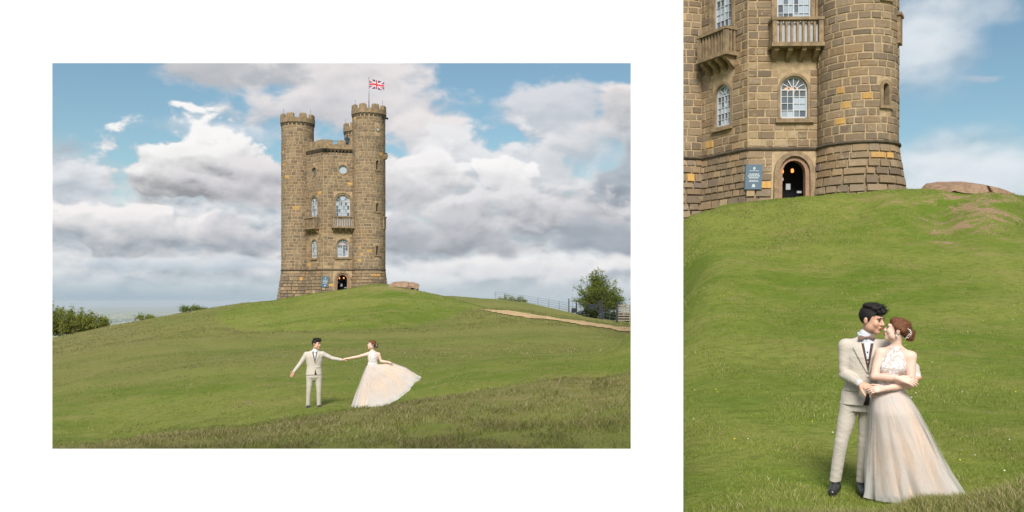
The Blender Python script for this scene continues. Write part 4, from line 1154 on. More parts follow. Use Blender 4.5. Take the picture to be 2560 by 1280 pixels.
# ------------------------------------------------------------------ bare rock slabs beside each tower
M_ROCK = None
def rock_mat():
    m, nt, b = new_mat('pink_rock', (0.3, 0.2, 0.15), 0.9, 0, 0.2)
    p = obj_coord(nt); n1 = noise(p, 2.0, 6.0, 0.65); n2 = noise(p, 12.0, 6.0, 0.7)
    c = mixc(n1.step(0.35, 0.65), lin((150, 122, 100)), lin((176, 148, 124))); c = mixc(n2.step(0.5, 0.68) * 0.6, c, lin((112, 88, 72)))
    nt.links.new(c.s, b.inputs['Base Color']); bump(nt, b, n1 + n2 * 0.8, 1.0, 0.12); return m
M_ROCK = rock_mat()
def outcrop(px0, px1, pyt, pyb, Y, label, seed):
    rg = random.Random(seed); x0, x1 = (px0 - CX) / F * Y, (px1 - CX) / F * Y; zt, zb = top_z(pyt, Y), top_z(pyb, Y)
    W = x1 - x0; H = zt - zb; root = empty('rock_outcrop', (x0, Y, zb - 0.04)); 
    outs = [[(0.02, .52), (.10, .85), (.26, .97), (.55, 1.0), (.66, .93), (.70, .60), (.62, .42), (.40, .50), (.26, .62), (.14, .50)],
            [(.675, .92), (.80, .82), (.95, .55), (1.0, .30), (.97, .12), (.88, .26), (.80, .40), (.712, .58)],
            [(.27, .60), (.40, .48), (.60, .40), (.58, .28), (.40, .22), (.28, .34)], [(.62, .40), (.70, .56), (.79, .38), (.74, .24), (.64, .26)], [(.16, .47), (.25, .58), (.26, .36), (.19, .30)], [(.88, .24), (.96, .10), (.92, -.05), (.84, .05)]]
    for ci, ol in enumerate(outs):
        pts = []
        n = len(ol)
        for i in range(n):
            a, c = ol[i], ol[(i + 1) % n]
            for t in (0.0, 0.5): pts.append((a[0] + (c[0] - a[0]) * t + rg.uniform(-.008, .008), a[1] + (c[1] - a[1]) * t + rg.uniform(-.02, .02)))
        m = len(pts); cx = sum(p[0] for p in pts) / m; cy = sum(p[1] for p in pts) / m
        V = []; dep = 1.3 if ci < 2 else 0.9
        for ins, yy in ((0.94, -0.06), (1.0, 0.0), (1.0, 0.45), (0.9, dep)):
            for p in pts:
                lean = (p[1]) * 0.25                            # the face leans back up the slope
                V.append((W * (cx + (p[0] - cx) * ins), yy + lean * H + (0.0 if ci < 2 else 0.10), H * (cy + (p[1] - cy) * ins) + (yy * 0.25 if yy > 0 else 0)))
        fs = [tuple(range(m))] + [(r * m + i, r * m + (i + 1) % m, (r + 1) * m + (i + 1) % m, (r + 1) * m + i) for r in range(3) for i in range(m)] + [tuple(range(4 * m - 1, 3 * m - 1, -1))]
        mesh_obj('slab', V, fs, M_ROCK, root)
    base = MB(); base.box((W * .55, 1.1, H * .1), (W * .8, 1.0, H * .55)); base.build('earth_ledge', simple_mat('dark_earth', lin((76, 60, 44)), 0.95, 0.3, 5.0, bmp=0.5, bscale=12), root)
    tag(root, label, 'rock', 'rock outcrops')
outcrop(968, 1046, 709, 724, 86.4, 'flat pinkish rock slab right of the distant tower on the knoll', 1)
outcrop(2332, 2542, 457, 503, 34.3, 'cracked flat rock slab on the hilltop right of the close tower', 2)

# ------------------------------------------------------------------ grass blades
def blade_mat():
    m, nt, b = new_mat('grass_blade', (0.1, 0.12, 0.03), 0.6, 0, 0.25)
    t = attr(nt, 'tint'); nt.links.new(t.s, b.inputs['Base Color'])
    tl = nt.nodes.new('ShaderNodeBsdfTranslucent'); nt.links.new(t.s, tl.inputs[0])
    mx = nt.nodes.new('ShaderNodeMixShader'); mx.inputs[0].default_value = 0.3
    nt.links.new(b.outputs[0], mx.inputs[1]); nt.links.new(tl.outputs[0], mx.inputs[2]); nt.links.new(mx.outputs[0], nt.nodes['Material Output'].inputs[0])
    return m
M_BLADE = blade_mat()
GREENS = np.array([lin(c)[:3] for c in ((108, 124, 46), (122, 133, 60), (97, 113, 40), (134, 137, 76), (116, 123, 56))])
STRAW = np.array([lin(c)[:3] for c in ((150, 138, 98), (132, 124, 76), (108, 112, 54), (164, 152, 116), (94, 102, 44))])
def grass(name, label, n, px0, px1, y0, y1, h, hdry, seed, lean=0.5, keep=None, gain=1.0):
    rg = np.random.default_rng(seed)
    px = rg.uniform(px0, px1, n); Y = 1.0 / rg.uniform(1.0 / y1, 1.0 / y0, n); X = (px - CX) / F * Y
    clump = fbm(X * 1.6, Y * 1.1, 3, seed + 5)
    ok = rg.random(n) < np.clip((clump - 0.28) * 3.0, 0.15, 1)
    if keep is not None: ok &= keep(px, Y)
    ok &= rg.random(n) > soilness(X, Y) * 1.1
    X, Y, clump = X[ok], Y[ok], clump[ok]; n = len(X)
    Z = height(X, Y) - 0.008
    d = np.clip(dry_and_shade(X, Y) + (clump - 0.5) * 0.5, 0, 1)
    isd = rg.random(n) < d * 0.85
    hh = np.where(isd, hdry, h) * rg.uniform(0.5, 1.45, n) * (0.6 + 0.8 * clump)
    w = np.maximum(0.0035, Y * 0.0004) * rg.uniform(0.7, 1.3, n)
    a = rg.uniform(0, 2 * np.pi, n); la = rg.uniform(0, 2 * np.pi, n); ll = hh * rg.uniform(0.1, lean * 1.6, n)
    B = np.stack([X, Y, Z], -1); sd = np.stack([np.cos(a), np.sin(a) * 0.4, 0 * a], -1) * w[:, None]
    tip = B + np.stack([np.cos(la) * ll + 0.12 * hh, np.sin(la) * ll, hh], -1)
    mid = B * 0.45 + tip * 0.55 - np.stack([np.cos(la) * ll, np.sin(la) * ll, 0 * ll], -1) * 0.18
    V = np.stack([B - sd, B + sd, mid + sd * 0.6, tip, mid - sd * 0.6], 1).reshape(-1, 3)
    i = np.arange(n)[:, None] * 5
    T = np.concatenate([i + [0, 1, 2], i + [0, 2, 4], i + [4, 2, 3]], 0)
    col = np.where(isd[:, None], STRAW[rg.integers(0, 5, n)], GREENS[rg.integers(0, 5, n)]) * rg.uniform(0.78, 1.0, (n, 1)) * (0.60 + 0.70 * fbm(X * 0.3, Y * 0.2, 3, 31))[:, None]
    o = np_mesh(name, V, T, M_BLADE, None, False); vcol(o, np.repeat(col * gain, 5, 0))
    tag(o, label, 'grass', kind='stuff')
not_page = lambda px, Y: ~((Y > 6.9) & (Y < 7.25) & (px < 1740))
grass('bank_grass', 'long straw coloured grass along the bank in front of the couple', 150000, 90, 1640, 10.8, 20.8, 0.036, 0.075, 41, 0.9)
grass('lawn_grass', 'short green grass of the lawn behind the first couple', 130000, 90, 1640, 19.0, 60.0, 0.028, 0.045, 42, 0.6, None, 1.15)
grass('hillside_grass', 'short bright grass on the steep hill behind the embracing couple', 190000, 1640, 2620, 7.1, 30.0, 0.030, 0.042, 43, 0.7, not_page, 1.4)
grass('verge_grass', 'long grass on the near verge at the feet of the embracing couple', 60000, 1700, 2640, 5.0, 7.0, 0.045, 0.055, 44, 0.8, None, 1.25)
grass('knoll_grass', 'tufted grass on the knoll below the distant tower', 60000, 90, 1640, 60.0, 92.0, 0.045, 0.07, 45, 0.5)
grass('crest_grass', 'tufted grass on the crest of the nearer hill', 40000, 1660, 2640, 29.0, 36.0, 0.04, 0.06, 46, 0.5, None, 1.3)

# daisies and buttercups
def flowers():
    rg = random.Random(8)
    for name, lab, mat, spots in (('buttercups', 'tiny yellow buttercups dotted in the grass', simple_mat('buttercup', (0.75, 0.6, 0.03), 0.5, 0.1, 9.0), [(2320, 10.6), (2400, 9.4), (2425, 31), (1260, 24), (1310, 21.5), (1180, 55), (1235, 60), (1140, 50)] + [(rg.uniform(1720, 2540), rg.uniform(9, 28)) for _ in range(26)] + [(rg.uniform(950, 1560), rg.uniform(22, 60)) for _ in range(20)]),
                                   ('daisies', 'tiny white daisies dotted in the grass', simple_mat('daisy', (0.75, 0.75, 0.72), 0.6, 0.05, 9.0), [(2290, 13), (1380, 32), (1420, 30), (1870, 10.2)] + [(rg.uniform(1720, 2540), rg.uniform(9, 28)) for _ in range(16)] + [(rg.uniform(700, 1560), rg.uniform(22, 60)) for _ in range(36)])):
        m = MB()
        for px, Y in spots:
            c = on_hill(px, Y, 0.05); r = rg.uniform(0.005, 0.009) * (1 + Y / 40)
            m.lathe([(0.0, 0.0), (r, 0.004), (r * .7, 0.012), (0.0, 0.010)], c, 7)
        o = m.build(name, mat); tag(o, lab, 'flowers', kind='stuff')
flowers()
# ------------------------------------------------------------------ people: distance-field modelling, one continuous surface per garment or body
def v3(*a): return np.array(a, dtype=np.float32)
class Field:
    def __init__(self, lo, hi, h):
        self.lo = np.array(lo, np.float32); self.h = h
        self.n = np.ceil((np.array(hi) - np.array(lo)) / h).astype(int) + 1
        self.D = np.full(self.n, 1.0, np.float32)
    def sub(self, lo, hi):
        a = np.clip(np.floor((np.array(lo) - self.lo) / self.h).astype(int), 0, self.n); b = np.clip(np.ceil((np.array(hi) - self.lo) / self.h).astype(int) + 1, 0, self.n)
        sl = tuple(slice(x, y) for x, y in zip(a, b))
        ax = [self.lo[i] + self.h * np.arange(a[i], b[i], dtype=np.float32) for i in range(3)]
        return sl, np.meshgrid(*ax, indexing='ij') if all(len(q) for q in ax) else None
    def put(self, sl, d, k, op='u'):
        o = self.D[sl]
        if op == 'u':
            if k > 0: t = np.clip(0.5 + 0.5 * (o - d) / k, 0, 1); self.D[sl] = o + (d - o) * t - k * t * (1 - t)
            else: self.D[sl] = np.minimum(o, d)
        elif op == 's': self.D[sl] = np.maximum(o, -d)
        else: self.D[sl] = np.maximum(o, d)
    def cone(self, a, b, ra, rb, k=0.02, fl=None):
        a, b = np.array(a, np.float32), np.array(b, np.float32); m = max(ra, rb) * (1.6 if fl else 1.0) + k + 2 * self.h
        sl, G = self.sub(np.minimum(a, b) - m, np.maximum(a, b) + m)
        if G is None: return
        d = b - a; L = max(float(d @ d), 1e-9)
        q = [G[i] - a[i] for i in range(3)]; t = np.clip((q[0] * d[0] + q[1] * d[1] + q[2] * d[2]) / L, 0, 1)
        e = [q[i] - t * d[i] for i in range(3)]
        if fl: e = [e[i] / fl[i] for i in range(3)]
        self.put(sl, np.sqrt(e[0] ** 2 + e[1] ** 2 + e[2] ** 2) - (ra + (rb - ra) * t), k)
    def chain(self, pts, rad, k=0.02, fl=None):
        pts = [np.array(q, np.float32) for q in pts]; m = max(rad) * (1.6 if fl else 1.0) + k + 2 * self.h
        sl, G = self.sub(np.min(pts, 0) - m, np.max(pts, 0) + m)
        if G is None: return
        D = None
        for a, b, ra, rb in zip(pts[:-1], pts[1:], rad[:-1], rad[1:]):
            d = b - a; L = max(float(d @ d), 1e-9); q = [G[i] - a[i] for i in range(3)]; t = np.clip((q[0] * d[0] + q[1] * d[1] + q[2] * d[2]) / L, 0, 1)
            e = [q[i] - t * d[i] for i in range(3)]
            if fl: e = [e[i] / fl[i] for i in range(3)]
            u = np.sqrt(e[0] ** 2 + e[1] ** 2 + e[2] ** 2) - (ra + (rb - ra) * t * t * (3 - 2 * t)); D = u if D is None else np.minimum(D, u)
        self.put(sl, D, k)
    def ell(self, c, r, k=0.02, M=None, op='u'):
        c = np.array(c, np.float32); m = max(r) + k + 2 * self.h
        sl, G = self.sub(c - m, c + m)
        if G is None: return
        q = [G[i] - c[i] for i in range(3)]
        if M is not None: q = [M[0][j] * q[0] + M[1][j] * q[1] + M[2][j] * q[2] for j in range(3)]
        k0 = np.sqrt((q[0] / r[0]) ** 2 + (q[1] / r[1]) ** 2 + (q[2] / r[2]) ** 2); k1 = np.sqrt((q[0] / r[0] ** 2) ** 2 + (q[1] / r[1] ** 2) ** 2 + (q[2] / r[2] ** 2) ** 2) + 1e-6
        self.put(sl, k0 * (k0 - 1) / k1, k, op)
    def loft(self, sec, k=0.02):
        """upright column through sections (z, cx, cy, rx, ry)"""
        s = np.array(sorted(sec), np.float32); m = k + 2 * self.h
        sl, G = self.sub((min(s[:, 1] - s[:, 3]) - m, min(s[:, 2] - s[:, 4]) - m, s[0, 0] - m), (max(s[:, 1] + s[:, 3]) + m, max(s[:, 2] + s[:, 4]) + m, s[-1, 0] + m))
        if G is None: return
        cx, cy, rx, ry = [np.interp(G[2][0, 0], s[:, 0], s[:, i]).astype(np.float32)[None, None] for i in (1, 2, 3, 4)]
        d = (np.sqrt(((G[0] - cx) / rx) ** 2 + ((G[1] - cy) / ry) ** 2) - 1) * np.minimum(rx, ry)
        d = np.maximum(d, np.maximum(s[0, 0] - G[2], G[2] - s[-1, 0])); self.put(sl, d, k)
    def cut(self, lo, hi, fn, op='s'):
        sl, G = self.sub(lo, hi)
        if G is not None: self.put(sl, fn(*G), 0, op)
    def mesh(self, name, mat, parent=None, relax=1, warp=None):
        D = self.D
        if warp is not None:
            sl, G = self.sub(self.lo, self.lo + self.n * self.h); D = D + warp(*G)
        D = np.pad(D, 1, constant_values=1.0); s = D < 0
        nx, ny, nz = D.shape
        c = s[:-1, :-1, :-1].astype(np.int8)
        for dx in (0, 1):
            for dy in (0, 1):
                for dz in (0, 1):
                    if dx + dy + dz: c = c + s[dx:nx - 1 + dx, dy:ny - 1 + dy, dz:nz - 1 + dz]
        act = np.argwhere((c > 0) & (c < 8)); idx = np.full((nx - 1, ny - 1, nz - 1), -1, np.int32); idx[tuple(act.T)] = np.arange(len(act))
        P_ = np.zeros((len(act), 3), np.float32); W_ = np.zeros((len(act), 1), np.float32)
        for ax in range(3):
            o1, o2 = [(1, 2), (0, 2), (0, 1)][ax]
            for u in (0, 1):
                for v in (0, 1):
                    a = act.copy(); a[:, o1] += u; a[:, o2] += v; b = a.copy(); b[:, ax] += 1
                    da, db = D[tuple(a.T)], D[tuple(b.T)]; m = (da < 0) != (db < 0)
                    t = np.where(m, da / np.where(da == db, 1, da - db), 0)
                    p = a.astype(np.float32); p[:, ax] += t; P_ += p * m[:, None]; W_ += m[:, None]
        P_ = P_ / W_
        Q = []
        for ax in range(3):
            o1, o2 = [(1, 2), (2, 0), (0, 1)][ax]
            sa = [slice(None)] * 3; sb = [slice(None)] * 3; sa[ax] = slice(0, -1); sb[ax] = slice(1, None)
            e = np.argwhere(s[tuple(sa)] != s[tuple(sb)]); 
            e = e[(e[:, o1] > 0) & (e[:, o2] > 0) & (e[:, 0] < nx - 1) & (e[:, 1] < ny - 1) & (e[:, 2] < nz - 1)]
            fl = s[tuple(e.T)]
            q = []
            for u, v in ((0, 0), (1, 0), (1, 1), (0, 1)):
                f = e.copy(); f[:, o1] -= u; f[:, o2] -= v; q.append(idx[tuple(f.T)])
            q = np.stack(q, -1); q[~fl] = q[~fl][:, ::-1]; Q.append(q)
        Q = np.concatenate(Q); Q = Q[(Q >= 0).all(1)][:, ::-1]
        for _ in range(relax):
            A = np.zeros_like(P_); N = np.zeros((len(P_), 1), np.float32)
            for i, j in ((0, 1), (1, 2), (2, 3), (3, 0)):
                np.add.at(A, Q[:, i], P_[Q[:, j]]); np.add.at(N, Q[:, i], 1.0); np.add.at(A, Q[:, j], P_[Q[:, i]]); np.add.at(N, Q[:, j], 1.0)
            P_ = P_ * 0.45 + 0.55 * A / np.maximum(N, 1)
        return np_mesh(name, (P_ - 1) * self.h + self.lo, Q, mat, parent, True)

# ---- cloth, skin and hair
def cloth_mat(name, base, wr=0.4, weave=420.0, sheen=0.2, rough=0.85):
    m, nt, b = new_mat(name, base, rough, 0, 0.2)
    p = obj_coord(nt)
    n1 = noise(p, 9.0, 3.0, 0.5, 0.6); n2 = noise(p, weave, 2.0, 0.6)
    dk = tuple(c * 0.90 for c in base[:3]) + (1,); lt = tuple(min(1, c * 1.05) for c in base[:3]) + (1,)
    c = mixc(n2, dk, lt); nt.links.new(c.s, b.inputs['Base Color'])
    b.inputs['Sheen Weight'].default_value = sheen
    mp = nt.nodes.new('ShaderNodeMapping'); mp.inputs['Rotation'].default_value = (0.3, 0.5, 0.2); mp.inputs['Scale'].default_value = (1.0, 1.0, 1.9); nt.links.new(p.s, mp.inputs[0])
    cr = S.math('ABSOLUTE', noise(S(mp.outputs[0]), 5.5, 2.0, 0.5, 1.6) - 0.5)            # sharp creases where the noise folds over
    bump(nt, b, n1 * 0.6 + cr.step(0.0, 0.12) * 0.55 + noise(p, 26.0, 2.0, 0.5, 0.8) * 0.3, wr * 1.1, 0.02)
    return m
def skin_mat(name, base, blush):
    m, nt, b = new_mat(name, base, 0.48, 0, 0.35)
    p = obj_coord(nt); n = noise(p, 14.0, 4.0, 0.6)
    c = mixc(n.step(0.4, 0.7) * 0.5, (*base, 1), (*blush, 1)); nt.links.new(c.s, b.inputs['Base Color'])
    b.inputs['Subsurface Weight'].default_value = 0.12; b.inputs['Subsurface Radius'].default_value = (0.012, 0.004, 0.002); b.inputs['Subsurface Scale'].default_value = 1.0
    bump(nt, b, noise(p, 300.0, 2.0), 0.06, 0.002)
    return m
def hair_mat(name, a, c_):
    m, nt, b = new_mat(name, a, 0.55, 0, 0.22)
    p = obj_coord(nt); mp = nt.nodes.new('ShaderNodeMapping'); mp.inputs['Scale'].default_value = (1.0, 1.0, 4.0); mp.inputs['Rotation'].default_value = (0.5, 0.8, 0.2); nt.links.new(p.s, mp.inputs[0])
    n = noise(S(mp.outputs[0]), 60.0, 4.0, 0.7, 1.2)
    c = mixc(n.step(0.35, 0.65), (*a, 1), (*c_, 1)); nt.links.new(c.s, b.inputs['Base Color']); bump(nt, b, n, 0.5, 0.008)
    return m
M_SUIT = cloth_mat('ivory_suit', lin((196, 187, 175)), 0.16)
M_TROU = cloth_mat('ivory_trousers', lin((191, 183, 171)), 0.18)
M_VEST = cloth_mat('brown_waistcoat', lin((84, 64, 58)), 0.25)
M_BOW = cloth_mat('mauve_bow_tie', lin((128, 108, 100)), 0.2)
M_SHIRT = cloth_mat('white_shirt', lin((206, 210, 218)), 0.25)
M_SHOE = simple_mat('black_leather', (0.018, 0.018, 0.022), 0.32, 0.2, 20.0, spec=0.6)
M_LINER = cloth_mat('dark_waist', lin((48, 38, 34)), 0.2)
M_SKIN = skin_mat('tan_skin', lin((214, 170, 146))[:3], lin((202, 148, 126))[:3])
M_SKINW = skin_mat('fair_skin', lin((226, 192, 175))[:3], lin((222, 178, 160))[:3])
M_BLACKH = hair_mat('black_hair', (0.007, 0.006, 0.006), (0.032, 0.028, 0.026))
M_BROWNH = hair_mat('auburn_hair', lin((68, 40, 27))[:3], lin((146, 96, 67))[:3])
M_LIP = simple_mat('lip', lin((176, 98, 88)), 0.4, 0.1, 20.0)
M_LIPR = simple_mat('rose_lip', lin((190, 78, 82)), 0.35, 0.1, 20.0)
M_BROW = simple_mat('brow_hair', (0.02, 0.016, 0.014), 0.7, 0.2, 60.0)
M_BEAD = simple_mat('pearl_bead', (0.75, 0.73, 0.70), 0.25, 0.1, 30.0, spec=0.7)
M_BTN = simple_mat('dark_button', (0.02, 0.02, 0.025), 0.3, 0.1, 30.0)
def lace_mat():
    m, nt, b = new_mat('white_lace', (0.7, 0.7, 0.7), 0.75, 0, 0.3)
    p = obj_coord(nt)
    v = nt.nodes.new('ShaderNodeTexVoronoi'); v.inputs['Scale'].default_value = 46.0; nt.links.new(p.s, v.inputs['Vector'])
    n = noise(p, 30.0, 4.0, 0.6, 1.5); z = S(v.outputs['Distance'])
    f = (n * 1.2 - z * 0.5).step(0.16, 0.44)
    c = mixc(f, lin((206, 182, 168)), lin((226, 226, 230))); nt.links.new(c.s, b.inputs['Base Color']); bump(nt, b, f, 0.6, 0.006)
    return m
M_LACE = lace_mat()
def tulle_mat():
    m, nt, b = new_mat('white_tulle', (0.79, 0.77, 0.755), 0.8, 0, 0.2)
    p = obj_coord(nt, 'UV'); mp = nt.nodes.new('ShaderNodeMapping'); mp.inputs['Scale'].default_value = (15.0, 1.3, 1.0); nt.links.new(p.s, mp.inputs[0])
    n = noise(S(mp.outputs[0]), 1.0, 2.5, 0.5, 0.9)
    tl = nt.nodes.new('ShaderNodeBsdfTranslucent'); tl.inputs[0].default_value = (0.79, 0.77, 0.755, 1)
    tr = nt.nodes.new('ShaderNodeBsdfTransparent')
    m1 = nt.nodes.new('ShaderNodeMixShader'); m1.inputs[0].default_value = 0.4; nt.links.new(b.outputs[0], m1.inputs[1]); nt.links.new(tl.outputs[0], m1.inputs[2])
    m2 = nt.nodes.new('ShaderNodeMixShader'); uvs = nt.nodes.new('ShaderNodeSeparateXYZ'); nt.links.new(p.s, uvs.inputs[0]); tt = S(uvs.outputs[1]).clamp()
    f = n.step(0.34, 0.66) * 0.50 + 0.10 + tt.step(0.55, 1.0) * 0.22
    nt.links.new(f.s, m2.inputs[0]); nt.links.new(tr.outputs[0], m2.inputs[1]); nt.links.new(m1.outputs[0], m2.inputs[2]); nt.links.new(m2.outputs[0], nt.nodes['Material Output'].inputs[0])
    return m
M_TULLE = tulle_mat()
M_LINING = cloth_mat('blush_lining', lin((218, 190, 166)), 0.2)

def blob(name, c, r, M, mat, parent, n=12):
    """small rounded solid in the frame M (3x3) at c"""
    mb = MB(); prof = [(math.sin(math.pi * i / 6), -math.cos(math.pi * i / 6)) for i in range(7)]
    M = Matrix(M); vs = []
    for a, z in prof:
        for k in range(n): vs.append(Vector(c) + M @ Vector((max(a, 0.01) * math.cos(2 * math.pi * k / n) * r[0], max(a, 0.01) * math.sin(2 * math.pi * k / n) * r[1], z * r[2])))
    mb.add(vs, [(i * n + k, i * n + (k + 1) % n, (i + 1) * n + (k + 1) % n, (i + 1) * n + k) for i in range(6) for k in range(n)])
    return mb.build(name, mat, parent, True)

class Head:
    def __init__(self, c, yaw, nod=0.0, roll=0.0, s=1.0):
        self.c = np.array(c, np.float32); self.s = s
        self.M = np.array((Matrix.Rotation(R(yaw), 3, 'Z') @ Matrix.Rotation(R(nod), 3, 'X') @ Matrix.Rotation(R(roll), 3, 'Y')), np.float32)
    def w(self, *p): return self.c + self.M @ (np.array(p, np.float32) * self.s)
    def ell(self, F_, p, r, k=0.02, op='u'): F_.ell(self.w(*p), [x * self.s for x in r], k, self.M, op)
    def cone(self, F_, a, b, ra, rb, k=0.015): F_.cone(self.w(*a), self.w(*b), ra * self.s, rb * self.s, k)
    def skull(self, F_, fem):
        self.ell(F_, (0, .022, .032), (.074, .092, .084)); self.ell(F_, (0, -.026, -.03), (.060 if not fem else .056, .068, .086), 0.025)
        self.ell(F_, (0, -.066, -.100), (.027 if not fem else .021, .024, .021), 0.03)
        for sx in (-1, 1):
            self.ell(F_, (sx * .046, -.012, -.066), (.020, .036, .030), 0.03); self.ell(F_, (sx * .036, -.066, -.026), (.022, .020, .024), 0.02)
        self.cone(F_, (-.034, -.083, .030), (.034, -.083, .030), .011, .011, .02)
        self.cone(F_, (0, -.090, .014), (0, -.112 if not fem else -.108, -.026), .007, .0125 if not fem else .0105, .012)
        for sx in (-1, 1): self.ell(F_, (sx * .012, -.099, -.030), (.008, .010, .007), .008)
        for sx in (-1, 1): self.ell(F_, (sx * .030, -.104, .010), (.016, .012, .008), .0, 's')
        self.ell(F_, (0, -.090, -.062), (.024, .012, .016), .012)
        for sx in (-1, 1): self.ell(F_, (sx * .078, .012, -.006), (.009, .019, .031), .008)
    def local(self, G):
        q = [G[i] - self.c[i] for i in range(3)]
        return [(self.M[0][j] * q[0] + self.M[1][j] * q[1] + self.M[2][j] * q[2]) / self.s for j in range(3)]
    def face(self, parent, fem, smile=0.004):
        M = [list(map(float, r)) for r in self.M]; s = self.s
        for sx in (-1, 1):
            e = blob('eye', self.w(sx * .030, -.092, .010), (.0125 * s, .006 * s, .0035 * s), M, M_BROW, parent)
            mb = MB(); pts = [self.w(sx * a, y, z) for a, y, z in ((.014, -.100, .027), (.030, -.099, .032), (.047, -.088, .027))]
            mb.tube([Vector(map(float, p)) for p in pts], [.0035 * s, .004 * s, .002 * s], 6); mb.build('eyebrow', M_BROW, parent, True)
        mb = MB()
        for dz, r in ((0.0, .0055), (-.010, .0062)):
            pts = [self.w(x, -.1045 + abs(x) * 0.42, -.060 + dz * (1 - abs(x) / .026) + smile * (abs(x) / .022) ** 2) for x in (-.023, -.012, 0, .012, .023)]
            mb.tube([Vector(map(float, p)) for p in pts], [.0015 * s, r * s, r * .9 * s, r * s, .0015 * s], 6)
        mb.build('lips', M_LIPR if fem else M_LIP, parent, True)

def hand(F_, wr, d, n, side, curl=0.35, sc=1.0, spread=0.05, thumb=0.6):
    """palm, four unequal fingers with knuckle bends, thumb leaving the side of the palm"""
    d = Vector(d).normalized(); n = Vector(n); n = (n - d * n.dot(d)).normalized(); l = d.cross(n) * side; wr = Vector(wr)
    F_.cone(wr - d * .02, wr + d * .02 * sc, .024 * sc, .022 * sc, .015)
    kn = []
    for i, o in enumerate((.030, .010, -.010, -.028)):
        k0 = wr + d * (.088 - .004 * (i in (0, 3))) * sc + l * o * sc; kn.append(k0)
        F_.cone(wr + d * .02 * sc + l * o * .55 * sc, k0, .0145 * sc, .0115 * sc, .014)
    for i, (L, o) in enumerate(((.040, 1.2), (.045, .4), (.042, -.4), (.033, -1.2))):
        p = kn[i]; a = curl * (1 + 0.12 * i); dd = (d + l * spread * o).normalized(); r = (.0092, .0095, .009, .0082)[i] * sc
        for seg in range(3):
            ax = dd.cross(n).normalized(); dd = (Matrix.Rotation(a * (0.7, 1.0, 0.8)[seg], 3, ax) @ dd).normalized()
            q = p + dd * L * (1.0, .66, .52)[seg] * sc; F_.cone(p, q, r * (1, .94, .88)[seg], r * (.94, .88, .74)[seg], .002); p = q
    t0 = wr + d * .022 * sc + l * .026 * sc; td = (d * .75 + l * thumb + n * .35).normalized(); t1 = t0 + td * .042 * sc; td2 = (td + d * .5 + n * .1).normalized(); t2 = t1 + td2 * .032 * sc; t3 = t2 + (td2 + d * .2).normalized() * .024 * sc
    F_.chain([t0, t1, t2, t3], [.016 * sc, .012 * sc, .0102 * sc, .008 * sc], .008)

def front_y(sec, x, z, off=0.0):
    s = np.array(sorted(sec)); cx, cy, rx, ry = [np.interp(z, s[:, 0], s[:, i]) for i in (1, 2, 3, 4)]
    return cy - ry * math.sqrt(max(0.0, 1 - ((x - cx) / rx) ** 2)) - off

def patch(name, sec, outline, mat, parent, off, thick=0.006, nu=8, nv=24):
    """cloth piece lying on the front of a column: outline = [(z, x_left, x_right)] from bottom to top"""
    V = []; z_ = np.linspace(outline[0][0], outline[-1][0], nv + 1)
    for z in z_:
        a = np.interp(z, [o[0] for o in outline], [o[1] for o in outline]); b_ = np.interp(z, [o[0] for o in outline], [o[2] for o in outline])
        for i in range(nu + 1):
            x = a + (b_ - a) * i / nu; V.append((x, front_y(sec, x, z, off), z))
    n = nu + 1; m = len(V); V += [(x, y + thick, z) for x, y, z in V]; Fc = []
    for j in range(nv):
        for i in range(nu): a = j * n + i; Fc.append((a, a + 1, a + n + 1, a + n)); Fc.append((m + a + n, m + a + n + 1, m + a + 1, m + a))
    rim = [i for i in range(n)] + [j * n + nu for j in range(1, nv + 1)] + [nv * n + i for i in range(nu - 1, -1, -1)] + [j * n for j in range(nv - 1, 0, -1)]
    for i in range(len(rim)): a, b_ = rim[i], rim[(i + 1) % len(rim)]; Fc.append((b_, a, m + a, m + b_))
    return mesh_obj(name, V, Fc, mat, parent, True)

def strands(name, o, HD, mat, parent, n, L, w, flow, seed, zmin=-1.0):
    """fine locks lying on the hair surface, slightly lifted at the tips"""
    rg = np.random.default_rng(seed); me = o.data; co = np.empty(len(me.vertices) * 3, np.float32); me.vertices.foreach_get('co', co); co = co.reshape(-1, 3)
    no = np.empty(len(me.vertices) * 3, np.float32); me.vertices.foreach_get('normal', no); no = no.reshape(-1, 3)
    k = rg.integers(0, len(co), n); p, nn = co[k], no[k]
    q = (p - HD.c) @ HD.M / HD.s
    d = np.array([HD.M @ v for v in flow(q, rg)], np.float32); d = d - nn * (d * nn).sum(1)[:, None]; d /= np.linalg.norm(d, axis=1)[:, None] + 1e-6
    l = (L * rg.uniform(.5, 1.3, (n, 1))).astype(np.float32); s = np.cross(d, nn) * (w * rg.uniform(.6, 1.4, (n, 1)))
    a = p - nn * .003; m1 = p + d * l * .5 + nn * .006; t = p + d * l + nn * (l * rg.uniform(-.12, .22, (n, 1)))
    V = np.stack([a - s, a + s, m1 + s, m1 - s, t], 1).reshape(-1, 3); i = np.arange(n)[:, None] * 5
    T = np.concatenate([i + [0, 1, 2], i + [0, 2, 3], i + [3, 2, 4]])
    return np_mesh(name, V, T, mat, parent, True)

